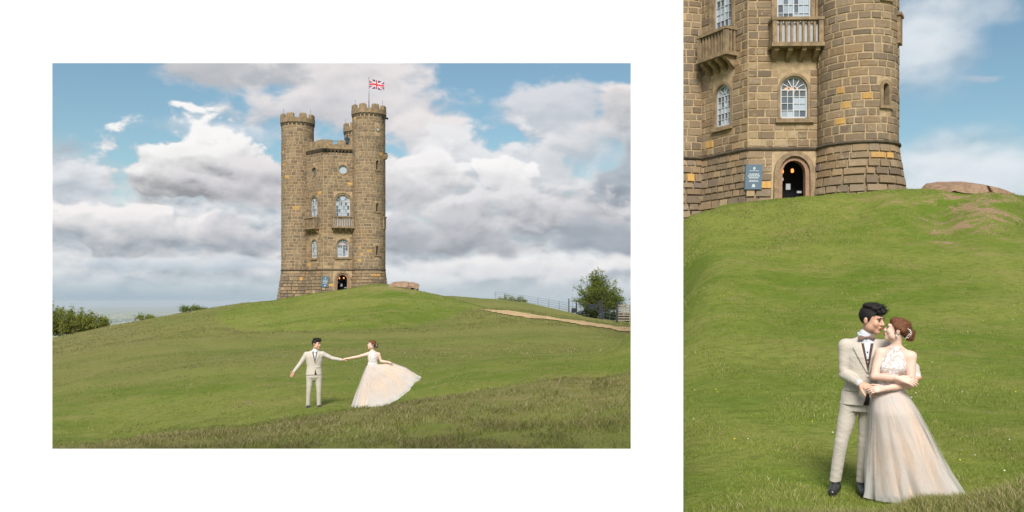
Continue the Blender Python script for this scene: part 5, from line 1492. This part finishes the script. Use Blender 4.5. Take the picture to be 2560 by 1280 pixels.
def build_man(K, h, label, group):
    """K: joints in metres, camera towards -y"""
    root = empty('person', K['loc'], K['rz']); root.scale = K.get('scale', (1, 1, 1))
    sec = K['torso']; HD = Head(K['head'], K['yaw'], K['nod'], K.get('roll', 0), K.get('hs', 1.0))
    pts = [K[k] for k in ('sh_r', 'el_r', 'wr_r', 'sh_l', 'el_l', 'wr_l', 'head', 'toe_r', 'toe_l', 'an_r', 'an_l')]
    lo = np.min(np.array(pts), 0) - 0.22; hi = np.max(np.array(pts), 0) + 0.22; lo[2] = -0.03
    # body
    Bf = Field(lo, hi, h); HD.skull(Bf, False)
    nb = K['neck']; Bf.chain([HD.w(0, .018, -.06), HD.w(0, .030, -.12), nb], [.050, .052, .062], .03)
    inner = [(z, cx, cy, rx * .72, ry * .72) for z, cx, cy, rx, ry in sec]; Bf.loft(inner, .03)
    for s in ('r', 'l'):
        Bf.chain([nb + v3(0, .02, -.07), K['sh_' + s] + v3(0, 0, -.02), K['el_' + s], K['wr_' + s]], [.04, .040, .034, .024], .02)
        Bf.chain([K['hip_' + s], K['kn_' + s], K['an_' + s], (K['an_' + s][0], K['an_' + s][1], .055), K['toe_' + s]], [.055, .044, .032, .026, .018], .02)
        hand(Bf, K['wr_' + s], K['hd_' + s], K['hn_' + s], K['hside_' + s], K['curl_' + s], 1.02)
    Bf.cone(K['hip_r'], K['hip_l'], .055, .055, .03)
    body = Bf.mesh('body', M_SKIN, root); HD.face(body, False)
    # hair
    Hf = Field(HD.c - 0.2, HD.c + 0.2, min(h, 0.006))
    HD.ell(Hf, (0, .024, .036), (.082, .100, .093), 0.0)
    for i, (x, y, z, rx, ry, rz) in enumerate(((0, -.038, .108, .060, .052, .030), (.02, -.075, .098, .036, .030, .022), (-.02, .02, .124, .056, .06, .022), (0, -.10, .082, .022, .022, .018))): HD.ell(Hf, (x, y, z), (rx, ry, rz), .02)
    rg = random.Random(5)
    for i in range(46):
        x, y = rg.uniform(-.055, .055), rg.uniform(-.09, .08); z = .112 + .03 * math.sqrt(max(0, 1 - (x / .07) ** 2 - ((y - .01) / .11) ** 2)) - .02 * (abs(x) > .04)
        HD.cone(Hf, (x, y + .02, z - .018), (x + rg.uniform(-.012, .012), y - rg.uniform(.0, .03), z + rg.uniform(.0, .013)), .009, .003, .008)
    for i in range(9):
        x = -.045 + .0112 * i; HD.cone(Hf, (x, -.075, .085), (x + rg.uniform(-.01, .016), -.104 + abs(x) * .3, .060 + rg.uniform(-.012, .010)), .010, .003, .006)
    def line(*G):
        x, y, z = HD.local(G); z0 = np.interp(y, [-.2, -.075, -.05, -.03, -.012, .006, .03, .06, .2], [.062, .058, .050, .030, -.030, .024, -.03, -.072, -.085]); return (z0 - z) * 0.7
    Hf.cut(HD.c - .2, HD.c + .2, line, 'i')
    ho = Hf.mesh('hair', M_BLACKH, root)
    def flow(q, rg):
        f = np.zeros_like(q); top = q[:, 2] > .07; f[:, 1] = np.where(top, -1.0, .35); f[:, 0] = np.where(top, .5, 0); f[:, 2] = np.where(top, .25, -1.0); return f + rg.normal(0, .28, q.shape)
    strands('locks', ho, HD, M_BLACKH, ho, 1500, .038, .0016, flow, 3)
    # shirt
    Sf = Field(lo, hi, h); ins = [(z, cx, cy, rx * .93, ry * .93) for z, cx, cy, rx, ry in sec]; Sf.loft(ins, .02)
    for s in ('r', 'l'):
        w, e = np.array(K['wr_' + s]), np.array(K['el_' + s]); u = (w - e) / np.linalg.norm(w - e); Sf.cone(w - u * .07, w - u * .012, .037, .036, .0); Sf.cone(w - u * .3 * np.linalg.norm(w - e), w - u * .05, .036, .036, .0)
    Sf.chain([nb + v3(0, 0, -.02), nb + (HD.w(0, .03, -.12) - nb) * .55], [.072, .066], .015)
    Sf.mesh('shirt', M_SHIRT, root)
    # waistcoat and its buttons
    c0, zb, zt = K['vx'], K['vz0'], K['vz1']
    def cx_(z): return c0 + (K['vx1'] - c0) * (z - zb) / (zt - zb)
    wv = K['vw']
    wl = [(zb - .05, cx_(zb) - .03, cx_(zb) + .05), (zb + .10, cx_(zb + .1) - wv, cx_(zb + .1) + wv)]
    patch('waistcoat', ins, [(zb - .04, c0 - .05, c0 + .05), (zb + .08, cx_(zb + .08) - wv * .95, cx_(zb + .08) + wv * .95)], M_VEST, root, .007)
    patch('waistcoat', ins, [(zb + .08, cx_(zb + .08) - wv, cx_(zb + .08) + .002), (zt - .02, cx_(zt) - wv * 1.3, cx_(zt) - wv * .62)], M_VEST, root, .0065, nu=4)
    patch('waistcoat', ins, [(zb + .08, cx_(zb + .08) - .002, cx_(zb + .08) + wv), (zt - .02, cx_(zt) + wv * .62, cx_(zt) + wv * 1.3)], M_VEST, root, .006, nu=4)
    patch('waistband', ins, [(sec[0][0] + .004, c0 - .09, c0 + .09), (zb - .045, c0 - .05, c0 + .05)], M_LINER, root, .004)
    I3 = ((1, 0, 0), (0, 1, 0), (0, 0, 1))
    for z in (zb + .13, zb + .20, zb + .27):
        if z < zt - .05: blob('button', (cx_(z), front_y(ins, cx_(z), z, .004), z), (.007, .005, .007), I3, M_BTN, root, 8)
    # jacket
    Jf = Field(lo, hi, h); Jf.loft(sec, .03)
    for s in ('r', 'l'):
        sh = np.array(K['sh_' + s]); cen = np.array([np.interp(sh[2] - .03, *zip(*[(q[0], q[1]) for q in sorted(sec)])), nb[1], sh[2] - .01])
        w, e = np.array(K['wr_' + s]), np.array(K['el_' + s]); u = (w - e) / np.linalg.norm(w - e)
        Jf.cone(cen, sh, .080, .064, .04); Jf.chain([sh, (sh + e) / 2, e, (e + w) / 2, w - u * .035], [.066, .060, .050, .046, .041], .025)
    def vcut(x, y, z):
        t = np.clip((z - zb) / (zt - zb), 0, 1.25); w = wv * 1.25 * t; xc = c0 + (K['vx1'] - c0) * t
        return np.maximum(np.maximum(np.abs(x - xc) - w, zb - z), y - K['vy'])
    Jf.cut((lo[0], lo[1], zb - .02), (hi[0], hi[1], hi[2]), vcut)
    def skirt_cut(x, y, z):
        t = np.clip((K['vz0'] - .10 - z) / .25, 0, 1); return np.maximum(np.maximum(np.abs(x - c0 - K.get('gap', 0) * t) - .055 * t ** 1.5, z - (K['vz0'] - .10)), y - K['vy'])
    Jf.cut((lo[0], lo[1], .6), (hi[0], hi[1], zb), skirt_cut)
    nk = HD.w(0, .03, -.12)
    Jf.ell(nb + v3(0, -.01, .05), (.075, .075, .07), 0, None, 's')
    def wrinkle(x, y, z):
        o = 0
        for s in ('r', 'l'):
            e = K['el_' + s]; g = np.exp(-(((x - e[0]) ** 2 + (y - e[1]) ** 2 + (z - e[2]) ** 2) / .012)); o = o + g * .0032 * np.sin(70 * (z + .6 * x) + 9 * y)
        return (o + .0016 * np.sin(28 * x + 17 * z) * np.sin(21 * z - 15 * x)).astype(np.float32)
    jk = Jf.mesh('jacket', M_SUIT, root, 1, wrinkle)
    for sg in (-1, 1):
        ol = []
        for i in range(9):
            t = i / 8; z = zb + .01 + (zt - zb - .01) * t; e = cx_(z) + sg * wv * 1.22 * t; wd = .010 + .075 * min(1, t * 1.25) - (.03 if t > .9 else 0)
            ol.append((z, min(e, e + sg * wd), max(e, e + sg * wd)))
        patch('lapel', sec, ol, M_SUIT, jk, .010, .007, 5, 24)
    blob('button', (c0, front_y(sec, c0, zb - .02, .006), zb - .02), (.009, .006, .009), I3, M_BEAD, jk, 8)
    px_ = K.get('pocket')
    if px_: patch('pocket_flap', sec, [(px_[1] - .022, px_[0] - .06, px_[0] + .06), (px_[1] + .022, px_[0] - .06, px_[0] + .06)], M_SUIT, jk, .006, .005, 5, 3)
    # collar, bow tie
    cz_ = nb[2] + .028; fc = HD.M @ v3(0, -1, 0); tilt = Matrix.Rotation(R(K.get('collar', 0)), 3, 'Z')
    col = MB(); n = 28
    vs = []
    for r, z in ((.064, -.012), (.068, .030), (.062, .034), (.058, -.012)):
        for k in range(n):
            a = 2 * math.pi * k / n; fr = max(0, -math.sin(a)); vs.append(Vector(map(float, nb)) + tilt @ Vector((r * math.cos(a), r * math.sin(a), z + .02 - .030 * fr)))
    col.add(vs, [(j * n + k, j * n + (k + 1) % n, ((j + 1) % 4) * n + (k + 1) % n, ((j + 1) % 4) * n + k) for j in range(4) for k in range(n)])
    col.build('collar', M_SHIRT, root, True)
    bw = Field(v3(-.08, -.03, -.05), v3(.08, .03, .05), .004)
    for sx in (-1, 1): bw.cone((sx * .012, 0, 0), (sx * .052, 0, 0), .010, .027, .004, (1, .45, 1))
    bw.ell((0, -.006, 0), (.011, .012, .013), .003); bo = bw.mesh('bow_tie', M_BOW, root); bo.location = Vector(map(float, nb)) + tilt @ Vector((0, -.078, .006)); bo.rotation_euler = (0, R(K.get('bow', 0)), R(K.get('collar', 0)))
    # trousers
    Tf = Field(lo, v3(hi[0], hi[1], sec[0][0] + .25), h)
    hz_ = (np.array(K['hip_r']) + np.array(K['hip_l'])) / 2
    Tf.ell(hz_ + v3(0, 0, .02), (.165, .115, .14), .03); Tf.loft([(sec[0][0] - .06, sec[0][1], sec[0][2], sec[0][3] * .86, sec[0][4] * .84), (sec[0][0] + .08, sec[1][1], sec[1][2], sec[1][3] * .86, sec[1][4] * .84)], .04)
    for s in ('r', 'l'):
        a, b_, c = (np.array(K[k + s]) for k in ('hip_', 'kn_', 'an_')); e = c + (c - b_) / np.linalg.norm(c - b_) * .035
        Tf.chain([a, a * .5 + b_ * .5, b_, b_ * .5 + c * .5, e], [.094, .077, .060, .055, .051], .02); Tf.cut(e - .08, e + v3(.08, .08, .02), lambda x, y, z, zz=e[2] - .005: (zz - z), 'i')
    def twr(x, y, z):
        o = 0
        for s in ('r', 'l'):
            for p_, am in ((K['kn_' + s], .0007), (K['an_' + s], .0013)):
                g = np.exp(-((z - p_[2] - .03) ** 2) / .008 - ((x - p_[0]) ** 2 + (y - p_[1]) ** 2) / .02); o = o + g * am * np.sin(95 * z + 45 * x + 22 * y)
        return (np.asarray(o) + .0008 * np.sin(24 * x + 9 * z)).astype(np.float32)
    Tf.mesh('trousers', M_TROU, root, 1, twr)
    # shoes
    for s in ('r', 'l'):
        a, t = np.array(K['an_' + s]), np.array(K['toe_' + s]); u = (t - a); u[2] = 0; u = u / np.linalg.norm(u); hl = v3(a[0], a[1], .045) - u * .055
        Ff = Field(np.minimum(hl, t) - .1, np.maximum(np.maximum(hl, t) + .1, v3(0, 0, a[2] + .06) - 9 * v3(1, 1, 0)), .006)
        Ff.chain([hl, (hl * .5 + t * .5) * v3(1, 1, 0) + v3(0, 0, .050), v3(t[0], t[1], .034)], [.040, .046, .038], .02, (1, 1, 1.0)); Ff.cone(a * v3(1, 1, 0) + v3(0, 0, .05), a * v3(1, 1, 0) + v3(0, 0, a[2] + .02), .042, .040, .03)
        Ff.cut(Ff.lo, Ff.lo + Ff.n * Ff.h, lambda x, y, z: .002 - z, 'i'); sh_ = Ff.mesh('shoe', M_SHOE, root)
        lc = MB()
        sd = np.array((-u[1], u[0], 0))
        for q in range(4):
            c = hl * (.52 - .09 * q) + t * (.48 + .09 * q); c[2] = .098 - .010 * q; lc.tube([Vector(map(float, c - sd * .024)), Vector(map(float, c + v3(0, 0, .006))), Vector(map(float, c + sd * .024))], .0035, 5)
        lc.build('lace', M_BTN, sh_)
    for s in K.get('links', ()):
        w, e = np.array(K['wr_' + s]), np.array(K['el_' + s]); u = (w - e) / np.linalg.norm(w - e); blob('cufflink', w - u * .02 + v3(0, -.035, -.012), (.006, .005, .006), I3, M_BTN, root, 8)
    tag(root, label, 'person', group)
    return root

def skirt(root, rows, nfold, amp, ph, seed, lift=0.0, nt=160, nr=44, ext=None):
    """flared skirt from rings (t, z, cx, cy, rx, ry): opaque blush lining under a pleated sheer layer"""
    rg = np.random.default_rng(seed); A = np.array(rows)
    fr = [(int(n), rg.uniform(0, 6.28), rg.uniform(.5, 1.0), rg.uniform(-2.6, 1.0)) for n in nfold]
    for name, mat, off, k in (('skirt_lining', M_LINING, -.030, .6), ('tulle_underskirt', M_TULLE, -.012, .85), ('tulle_overskirt', M_TULLE, .006, 1.15)):
        V = []; uv = []
        for j in range(nr + 1):
            t = j / nr; z, cx, cy, rx, ry = [np.interp(t, A[:, 0], A[:, i]) for i in (1, 2, 3, 4, 5)]
            for i in range(nt):
                a = 2 * math.pi * i / nt; f = sum(w * math.sin(n * a + p0 + tw * t + (.9 * off * 60)) for n, p0, w, tw in fr) / len(fr) * 2.0
                g = 1 + amp * (t ** 1.1) * f * k + (off / max(rx, .1)) * min(1, t * 5)
                x, y = cx + rx * math.cos(a) * g, cy + ry * math.sin(a) * g; zz = z
                if t > .90: u = (t - .90) / .10; zz += .016 * f * u; rf = 1 + u * u * (.030 * math.sin(23 * a + 2) + .022 * math.sin(37 * a)) ; x, y = cx + (x - cx) * rf, cy + (y - cy) * rf
                if ext: x, y, zz = ext(x, y, zz, a, t)
                if name == 'skirt_lining':
                    k2 = .05 * t * t; x += (A[0, 2] - x) * k2; y += (A[0, 3] - y) * k2; zz += (A[0, 1] - zz) * k2
                V.append((x, y, zz)); uv.append((i / nt + off * 20 + .05 * t * math.sin(a), t + off * 9))
        Fc = [(j * nt + i, (j + 1) * nt + i, (j + 1) * nt + (i + 1) % nt, j * nt + (i + 1) % nt) for j in range(nr) for i in range(nt)]
        o = mesh_obj(name, V, Fc, mat, root, True)
        ul = o.data.uv_layers.new(name='UVMap'); uv = np.array(uv, np.float32); li = np.empty(len(o.data.loops), np.int32); o.data.loops.foreach_get('vertex_index', li)
        ul.data.foreach_set('uv', uv[li].ravel())

def build_bride(K, h, label, group):
    root = empty('person', K['loc'], K['rz']); root.scale = K.get('scale', (1, 1, 1))
    HD = Head(K['head'], K['yaw'], K['nod'], K.get('roll', 0), K.get('hs', .93)); sec = K['torso']
    pts = [K[k] for k in ('sh_r', 'el_r', 'wr_r', 'sh_l', 'el_l', 'wr_l', 'head')]
    lo = np.min(np.array(pts), 0) - 0.2; hi = np.max(np.array(pts), 0) + 0.2; lo[2] = -.02
    Bf = Field(lo, hi, h); HD.skull(Bf, True); nb = K['neck']
    Bf.chain([HD.w(0, .02, -.06), HD.w(0, .028, -.12), nb], [.043, .042, .048], .03)
    ins = [(z, cx, cy, rx * .93, ry * .93) for z, cx, cy, rx, ry in sec]; Bf.loft(ins, .03)
    ch = (np.array(K['sh_r']) + np.array(K['sh_l'])) / 2 + v3(0, .005, -.03); Bf.ell(ch, (.12, .068, .065), .04)
    for bx_ in K.get('bust', ()): Bf.ell(bx_, (.050, .038, .048), .035)
    torsoD = Bf.D.copy()
    for s in ('r', 'l'):
        Bf.chain([nb + v3(0, .005, -.015), K['sh_' + s]], [.04, .044], .04)
        e = (np.array(K['el_' + s]) + np.array(K['wr_' + s])) / 2
        Bf.chain([K['sh_' + s], (np.array(K['sh_' + s]) + np.array(K['el_' + s])) / 2, K['el_' + s], e, K['wr_' + s]], [.045, .041, .034, .033, .024], .02)
        hand(Bf, K['wr_' + s], K['hd_' + s], K['hn_' + s], K['hside_' + s], K['curl_' + s], .90)
    wz = sec[0][0]; c = np.array([sec[0][1], sec[0][2]])
    for sx in (-1, 1): Bf.chain([(c[0] + sx * .05, c[1], wz - .10), (c[0] + sx * .08, c[1], .48), (c[0] + sx * .08, c[1] + .03, .12), (c[0] + sx * .08, c[1] - .04, .045)], [.06, .055, .032, .026], .02)
    body = Bf.mesh('body', M_SKINW, root); HD.face(body, True, .006)
    # hair swept back into a bun
    Hf = Field(HD.c - .24, HD.c + .24, min(h, .006))
    HD.ell(Hf, (0, .026, .036), (.083, .100, .093), 0); HD.ell(Hf, (0, -.02, .085), (.058, .062, .036), .03); HD.ell(Hf, (0, .126, -.018), (.052, .046, .056), .02)
    for k in range(9):
        a = k * .7; HD.cone(Hf, (.035 * math.cos(a), .13 + .01 * math.sin(a * 2), -.02 + .04 * math.sin(a)), (.03 * math.cos(a + 1.4), .155, -.02 + .035 * math.sin(a + 1.4)), .017, .013, .006)
    for sx in (-1, 1): HD.cone(Hf, (sx * .066, -.03, .045), (sx * .078, .05, .010), .016, .020, .02); HD.cone(Hf, (sx * .074, -.012, .01), (sx * .070, -.018, -.045), .006, .002, .004)
    def line(*G):
        x, y, z = HD.local(G); z0 = np.interp(y, [-.2, -.085, -.06, -.035, -.012, .02, .04, .06, .3], [.066, .064, .052, .030, -.055, .014, -.03, -.085, -.12]); return (z0 - z) * .7
    Hf.cut(HD.c - .24, HD.c + .24, line, 'i'); ho = Hf.mesh('hair', M_BROWNH, root)
    def flow(q, rg):
        f = np.zeros_like(q); bun = q[:, 1] > .085; f[:, 1] = np.where(bun, .2, 1.0); f[:, 2] = np.where(bun, -q[:, 0] * 14, -.45); f[:, 0] = np.where(bun, (q[:, 2] + .02) * 14, 0); return f + rg.normal(0, .18, q.shape)
    strands('locks', ho, HD, M_BROWNH, ho, 1500, .045, .0014, flow, 5)
    rg = random.Random(3); pin = MB()
    sdx = K.get('pin', 1)
    for k in range(26):
        t = k / 25; p = HD.w(sdx * (.068 - .030 * t + rg.uniform(-.010, .010)), .090 + .035 * math.sin(t * 3) + rg.uniform(-.010, .010), .045 - .095 * t + rg.uniform(-.008, .008)); pin.lathe([(.001, -.005), (.0055, 0), (.001, .005)], Vector(map(float, p)), 6)
    pin.build('hair_pin', M_BEAD, root, True)
    e = MB(); p = HD.w(sdx * .084, .008, -.050); e.lathe([(.001, -.016), (.008, -.010), (.009, 0), (.004, .012), (.001, .016)], Vector(map(float, p)), 8); e.build('earring', M_BEAD, root, True)
    # bodice, beaded collar, waist band
    Df = Field(lo, hi, h); Df.D = torsoD - .007; ss = sorted(sec); nz = float(nb[2])
    def halter(x, y, z):
        cx = np.interp(z, [q[0] for q in ss], [q[1] for q in ss]); w = np.interp(z, [ss[0][0], nz - .17, nz - .11, nz - .05, nz, nz + .02], [.2, .2, .100, .070, .056, .056])
        return np.maximum(np.maximum(np.abs(x - cx) - w, ss[0][0] - .01 - z), z - nz - .012).astype(np.float32)
    Df.cut(Df.lo, Df.lo + Df.n * Df.h, halter, 'i')
    Df.mesh('bodice', M_LACE, root)
    cl = MB()
    for rr, zz in ((.052, .0), (.050, .012), (.047, .024)):
        for k in range(30): a = 2 * math.pi * k / 30; cl.lathe([(.001, -.006), (.0065, 0), (.001, .006)], (float(nb[0]) + rr * math.cos(a), float(nb[1]) + rr * math.sin(a), float(nb[2]) + zz - .012 * max(0, -math.sin(a))), 6)
    cl.build('beaded_collar', M_BEAD, root, True)
    wb = MB(); n = 40; s0 = sorted(sec)[0]
    vs = [(s0[1] + (s0[3] + o) * math.cos(2 * math.pi * k / n), s0[2] + (s0[4] + o) * math.sin(2 * math.pi * k / n), s0[0] + z) for o, z in ((.002, -.035), (.010, -.03), (.008, .035), (.0, .04)) for k in range(n)]
    wb.add(vs, [(j * n + k, j * n + (k + 1) % n, (j + 1) * n + (k + 1) % n, (j + 1) * n + k) for j in range(3) for k in range(n)]); wb.build('waist_band', M_LACE, root, True)
    # appliqué flowers below the waist
    ap = MB(); rg = random.Random(9)
    for k in range(34):
        x = s0[1] + rg.gauss(0, .05); z = s0[0] - .04 - abs(rg.gauss(0, .05)); y = s0[2] - math.sqrt(max(.001, 1 - ((x - s0[1]) / (s0[3] + .06)) ** 2)) * (s0[4] + .018 + (s0[0] - z) * .42)
        r = rg.uniform(.008, .016); ap.add([(x + r * math.cos(a) * (1 if q % 2 else .5), y - .002, z + r * math.sin(a) * (1 if q % 2 else .5)) for q, a in enumerate([2 * math.pi * i / 10 for i in range(10)])], [tuple(range(10))])
    ap.build('lace_applique', M_LACE, root)
    skirt(root, K['skirt'], K['folds'], K['amp'], 0, K.get('seed', 3), ext=K.get('ext'))
    tag(root, label, 'person', group)
    return root

# ---- the embracing couple on the right: 274 px to the metre upright, 297 across (they stand well off the lens axis)
def A2(px, py, y): return v3((px - 2200) / 297.0, y, (1244 - py) / 274.0)
Y2 = 8.03; X2 = (2200 - CX) / F * Y2; RZ2 = -math.atan((2200 - CX) / F)
Z2 = -(1244 - HZ) / F * Y2
MAN2 = dict(loc=(X2, Y2, Z2), rz=RZ2, head=A2(2180, 799, .06), yaw=58, nod=10, roll=-4, hs=1.04, neck=A2(2162, 846, .10),
    torso=[(.835, -.150, .11, .205, .155), (.95, -.140, .11, .185, .142), (1.05, -.130, .11, .172, .128), (1.15, -.125, .11, .182, .130), (1.28, -.120, .11, .198, .134), (1.36, -.120, .115, .190, .120), (1.42, -.121, .12, .130, .088), (1.455, -.124, .11, .078, .072)],
    sh_r=A2(2113, 868, .10), el_r=A2(2109, 940, .07), wr_r=A2(2152, 958, -.14), sh_l=A2(2216, 868, .13), el_l=A2(2283, 920, .13), wr_l=A2(2290, 940, -.07),
    hd_r=(.75, -.55, -.28), hn_r=(.0, .7, -.7), hside_r=-1, curl_r=.55, hd_l=(-.82, -.55, -.22), hn_l=(-.25, .8, -.3), hside_l=1, curl_l=.45,
    hip_r=A2(2128, 1000, .10), kn_r=A2(2101, 1110, .05), an_r=A2(2086, 1205, .08), toe_r=v3(-.405, -.13, .03), hip_l=A2(2172, 1000, .12), kn_l=A2(2162, 1110, .10), an_l=A2(2154, 1205, .14), toe_l=v3(-.13, -.05, .03),
    vx=-.100, vx1=-.108, vz0=1.125, vz1=1.425, vw=.046, vy=.07, gap=-.01, collar=12, bow=-6, links=('r',), pocket=(-.24, .98))
BRIDE2 = dict(loc=(X2, Y2, Z2), rz=RZ2, head=A2(2241, 824, -.12), yaw=-88, nod=-14, hs=.90, neck=A2(2239, 869, -.11),
    torso=[(.985, .083, -.10, .118, .088), (1.05, .088, -.10, .108, .086), (1.12, .095, -.10, .110, .092), (1.21, .102, -.10, .116, .100), (1.27, .108, -.10, .104, .088), (1.32, .120, -.105, .075, .068), (1.365, .130, -.11, .052, .052)],
    bust=[v3(.060, -.165, 1.20), v3(.150, -.165, 1.20)],
    sh_r=A2(2201, 881, -.10), el_r=A2(2186, 938, -.17), wr_r=A2(2246, 940, -.25), sh_l=A2(2276, 888, -.09), el_l=A2(2274, 955, -.14), wr_l=A2(2211, 965, -.25),
    hd_r=(.95, -.12, -.18), hn_r=(.1, .75, -.6), hside_r=1, curl_r=.30, hd_l=(-.95, -.18, -.10), hn_l=(0, .8, -.5), hside_l=-1, curl_l=.40, pin=1,
    skirt=[(0, .985, .083, -.10, .126, .096), (.06, .94, .082, -.10, .160, .135), (.20, .80, .115, -.10, .208, .20), (.45, .55, .165, -.09, .270, .22), (.70, .28, .215, -.07, .335, .235), (.90, .09, .262, -.05, .385, .25), (1.0, .012, .275, -.04, .400, .255)],
    folds=(5, 8, 13, 19), amp=.12, seed=4)
build_man(MAN2, .004, 'groom in ivory suit with brown waistcoat holding the bride from behind, close view', 'wedding couples')
build_bride(BRIDE2, .004, 'bride in lace halter gown with auburn bun leaning back in embrace', 'wedding couples')

# ---- the couple on the lawn: 100 px to the metre
def A1(px, py, y): return v3((px - 860) / 101.8, y, (1021 - py) / 100.0)
Y1 = 22.2; X1 = (860 - CX) / F * Y1; RZ1 = -math.atan((860 - CX) / F); Z1 = -(1021 - HZ) / F * Y1
c1 = (785 - 860) / 101.8
MAN1 = dict(loc=(X1, Y1, Z1), rz=RZ1, head=A1(791, 858, 0), yaw=52, nod=4, hs=1.06, neck=A1(787, 879, .01),
    torso=[(.86, c1 - .005, .0, .205, .14), (.97, c1, .0, .19, .13), (1.08, c1, .0, .178, .122), (1.2, c1 + .003, .0, .20, .13), (1.32, c1 + .005, .0, .215, .132), (1.39, c1 + .006, .005, .20, .11), (1.44, c1 + .008, .01, .13, .085), (1.475, c1 + .012, .01, .078, .07)],
    sh_r=A1(766, 884, .0), el_r=A1(751, 906, -.02), wr_r=A1(736, 925, -.10), sh_l=A1(806, 883, .0), el_l=A1(829, 894, .0), wr_l=A1(853, 898, -.03),
    hd_r=(-.45, -.45, -.75), hn_r=(.45, -.85, .2), hside_r=1, curl_r=.12, hd_l=(1, -.05, .02), hn_l=(0, .3, -.9), hside_l=1, curl_l=.6,
    hip_r=A1(775, 940, .0), kn_r=A1(772, 975, -.02), an_r=A1(770, 1009, .02), toe_r=v3((768 - 860) / 101.8, -.19, .03), hip_l=A1(796, 940, .0), kn_l=A1(797, 975, -.02), an_l=A1(797, 1009, .02), toe_l=v3((803 - 860) / 101.8, -.15, .03),
    vx=c1 + .03, vx1=c1 + .02, vz0=1.13, vz1=1.455, vw=.055, vy=-.02, gap=.02, collar=8, bow=0, pocket=(c1 + .10, 1.06))
cb = (933 - 860) / 101.8
def swing(x, y, z, a, t):
    """the gown's right side is lifted by her hand and flies out"""
    s = max(0.0, math.cos(a))
    ex = float(np.interp(t, [0, .1, .3, .6, .85, 1], [0, .08, .26, .55, .70, .78])); ez = float(np.interp(t, [0, .1, .3, .6, .85, 1], [0, .08, .335, .54, .68, .735]))
    return x + ex * s ** .6, y - 0.10 * t * s, z + ez * s ** 1.35 + 0.02 * t * s * math.sin(a * 9 + 1)
BRIDE1 = dict(loc=(X1, Y1, Z1), rz=RZ1, head=A1(930, 861, 0), yaw=-70, nod=-6, hs=.95, neck=A1(932, 878, .01),
    torso=[(1.10, cb, .0, .118, .09), (1.16, cb, .0, .112, .088), (1.25, cb + .002, .0, .128, .10), (1.31, cb + .003, .0, .128, .10), (1.37, cb + .004, .0, .095, .075), (1.43, cb + .002, .01, .052, .052)],
    sh_r=A1(919, 885, .0), el_r=A1(895, 891, -.02), wr_r=A1(870, 895, -.03), sh_l=A1(948, 886, .0), el_l=A1(954, 903, .0), wr_l=A1(972, 905, -.10),
    hd_r=(-1, 0, -.05), hn_r=(0, .3, -.9), hside_r=-1, curl_r=.5, hd_l=(.9, -.15, -.15), hn_l=(0, .1, -1), hside_l=-1, curl_l=.6, pin=1,
    skirt=[(0, 1.10, cb, .0, .126, .098), (.08, 1.04, cb - .005, .0, .165, .14), (.3, .80, cb - .03, .0, .245, .22), (.6, .46, cb - .055, .0, .335, .30), (.85, .17, cb - .07, .0, .41, .36), (1.0, .015, cb - .06, .0, .455, .40)],
    folds=(5, 8, 12, 17), amp=.095, seed=6, ext=swing)
build_man(MAN1, .009, 'groom in ivory suit with arms spread walking on the lawn', 'wedding couples')
build_bride(BRIDE1, .009, 'bride reaching for the groom while lifting her flying blush skirt', 'wedding couples')

# ---- a visitor leaning on the tower's parapet, a few pixels high
def build_visitor():
    o = tower.matrix_basis @ Vector(face_map(1)(2.62, 15.1, -0.75))
    Vf = Field((-.35, -.35, -.02), (.35, .35, 1.8), .02)
    Vf.chain([(0, 0, .85), (0, 0, 1.15), (0, 0, 1.42)], [.15, .15, .13], .05); Vf.ell((0, 0, 1.62), (.08, .095, .115), .01); Vf.cone((0, 0, 1.4), (0, 0, 1.55), .06, .055, .03)
    for sx in (-1, 1):
        Vf.chain([(sx * .18, 0, 1.38), (sx * .24, -.05, 1.12), (sx * .12, -.26, 1.0)], [.06, .05, .035], .03); Vf.chain([(sx * .09, 0, .85), (sx * .09, 0, .45), (sx * .09, 0, .05), (sx * .09, -.12, .04)], [.09, .07, .05, .04], .03)
    b = Vf.mesh('person', simple_mat('dark_teal_coat', lin((44, 62, 70)), 0.8, 0.2, 6.0)); b.location = o
    Hf = Field((-.2, -.2, 1.5), (.2, .2, 1.9), .015); Hf.ell((0, .01, 1.66), (.09, .1, .10), 0); Hf.mesh('hair', M_BROW, b)
    tag(b, 'visitor in dark coat standing behind the tower parapet', 'person')
build_visitor()
# ------------------------------------------------------------------ moist air over the plain
def build_haze():
    m = bpy.data.materials.new('moist_air'); m.use_nodes = True; nt = m.node_tree; nt.nodes.clear()
    v = nt.nodes.new('ShaderNodeVolumePrincipled'); v.inputs['Color'].default_value = (0.80, 0.90, 0.98, 1); v.inputs['Density'].default_value = 0.00006
    v.inputs['Anisotropy'].default_value = 0.0
    out = nt.nodes.new('ShaderNodeOutputMaterial'); nt.links.new(v.outputs[0], out.inputs['Volume'])
    mb = MB(); mb.box((0, 0, -105.0), (124000, 124000, 272.0))
    o = mb.build('haze', m); tag(o, 'thin blue haze over the far plain', 'haze', kind='stuff')
build_haze()
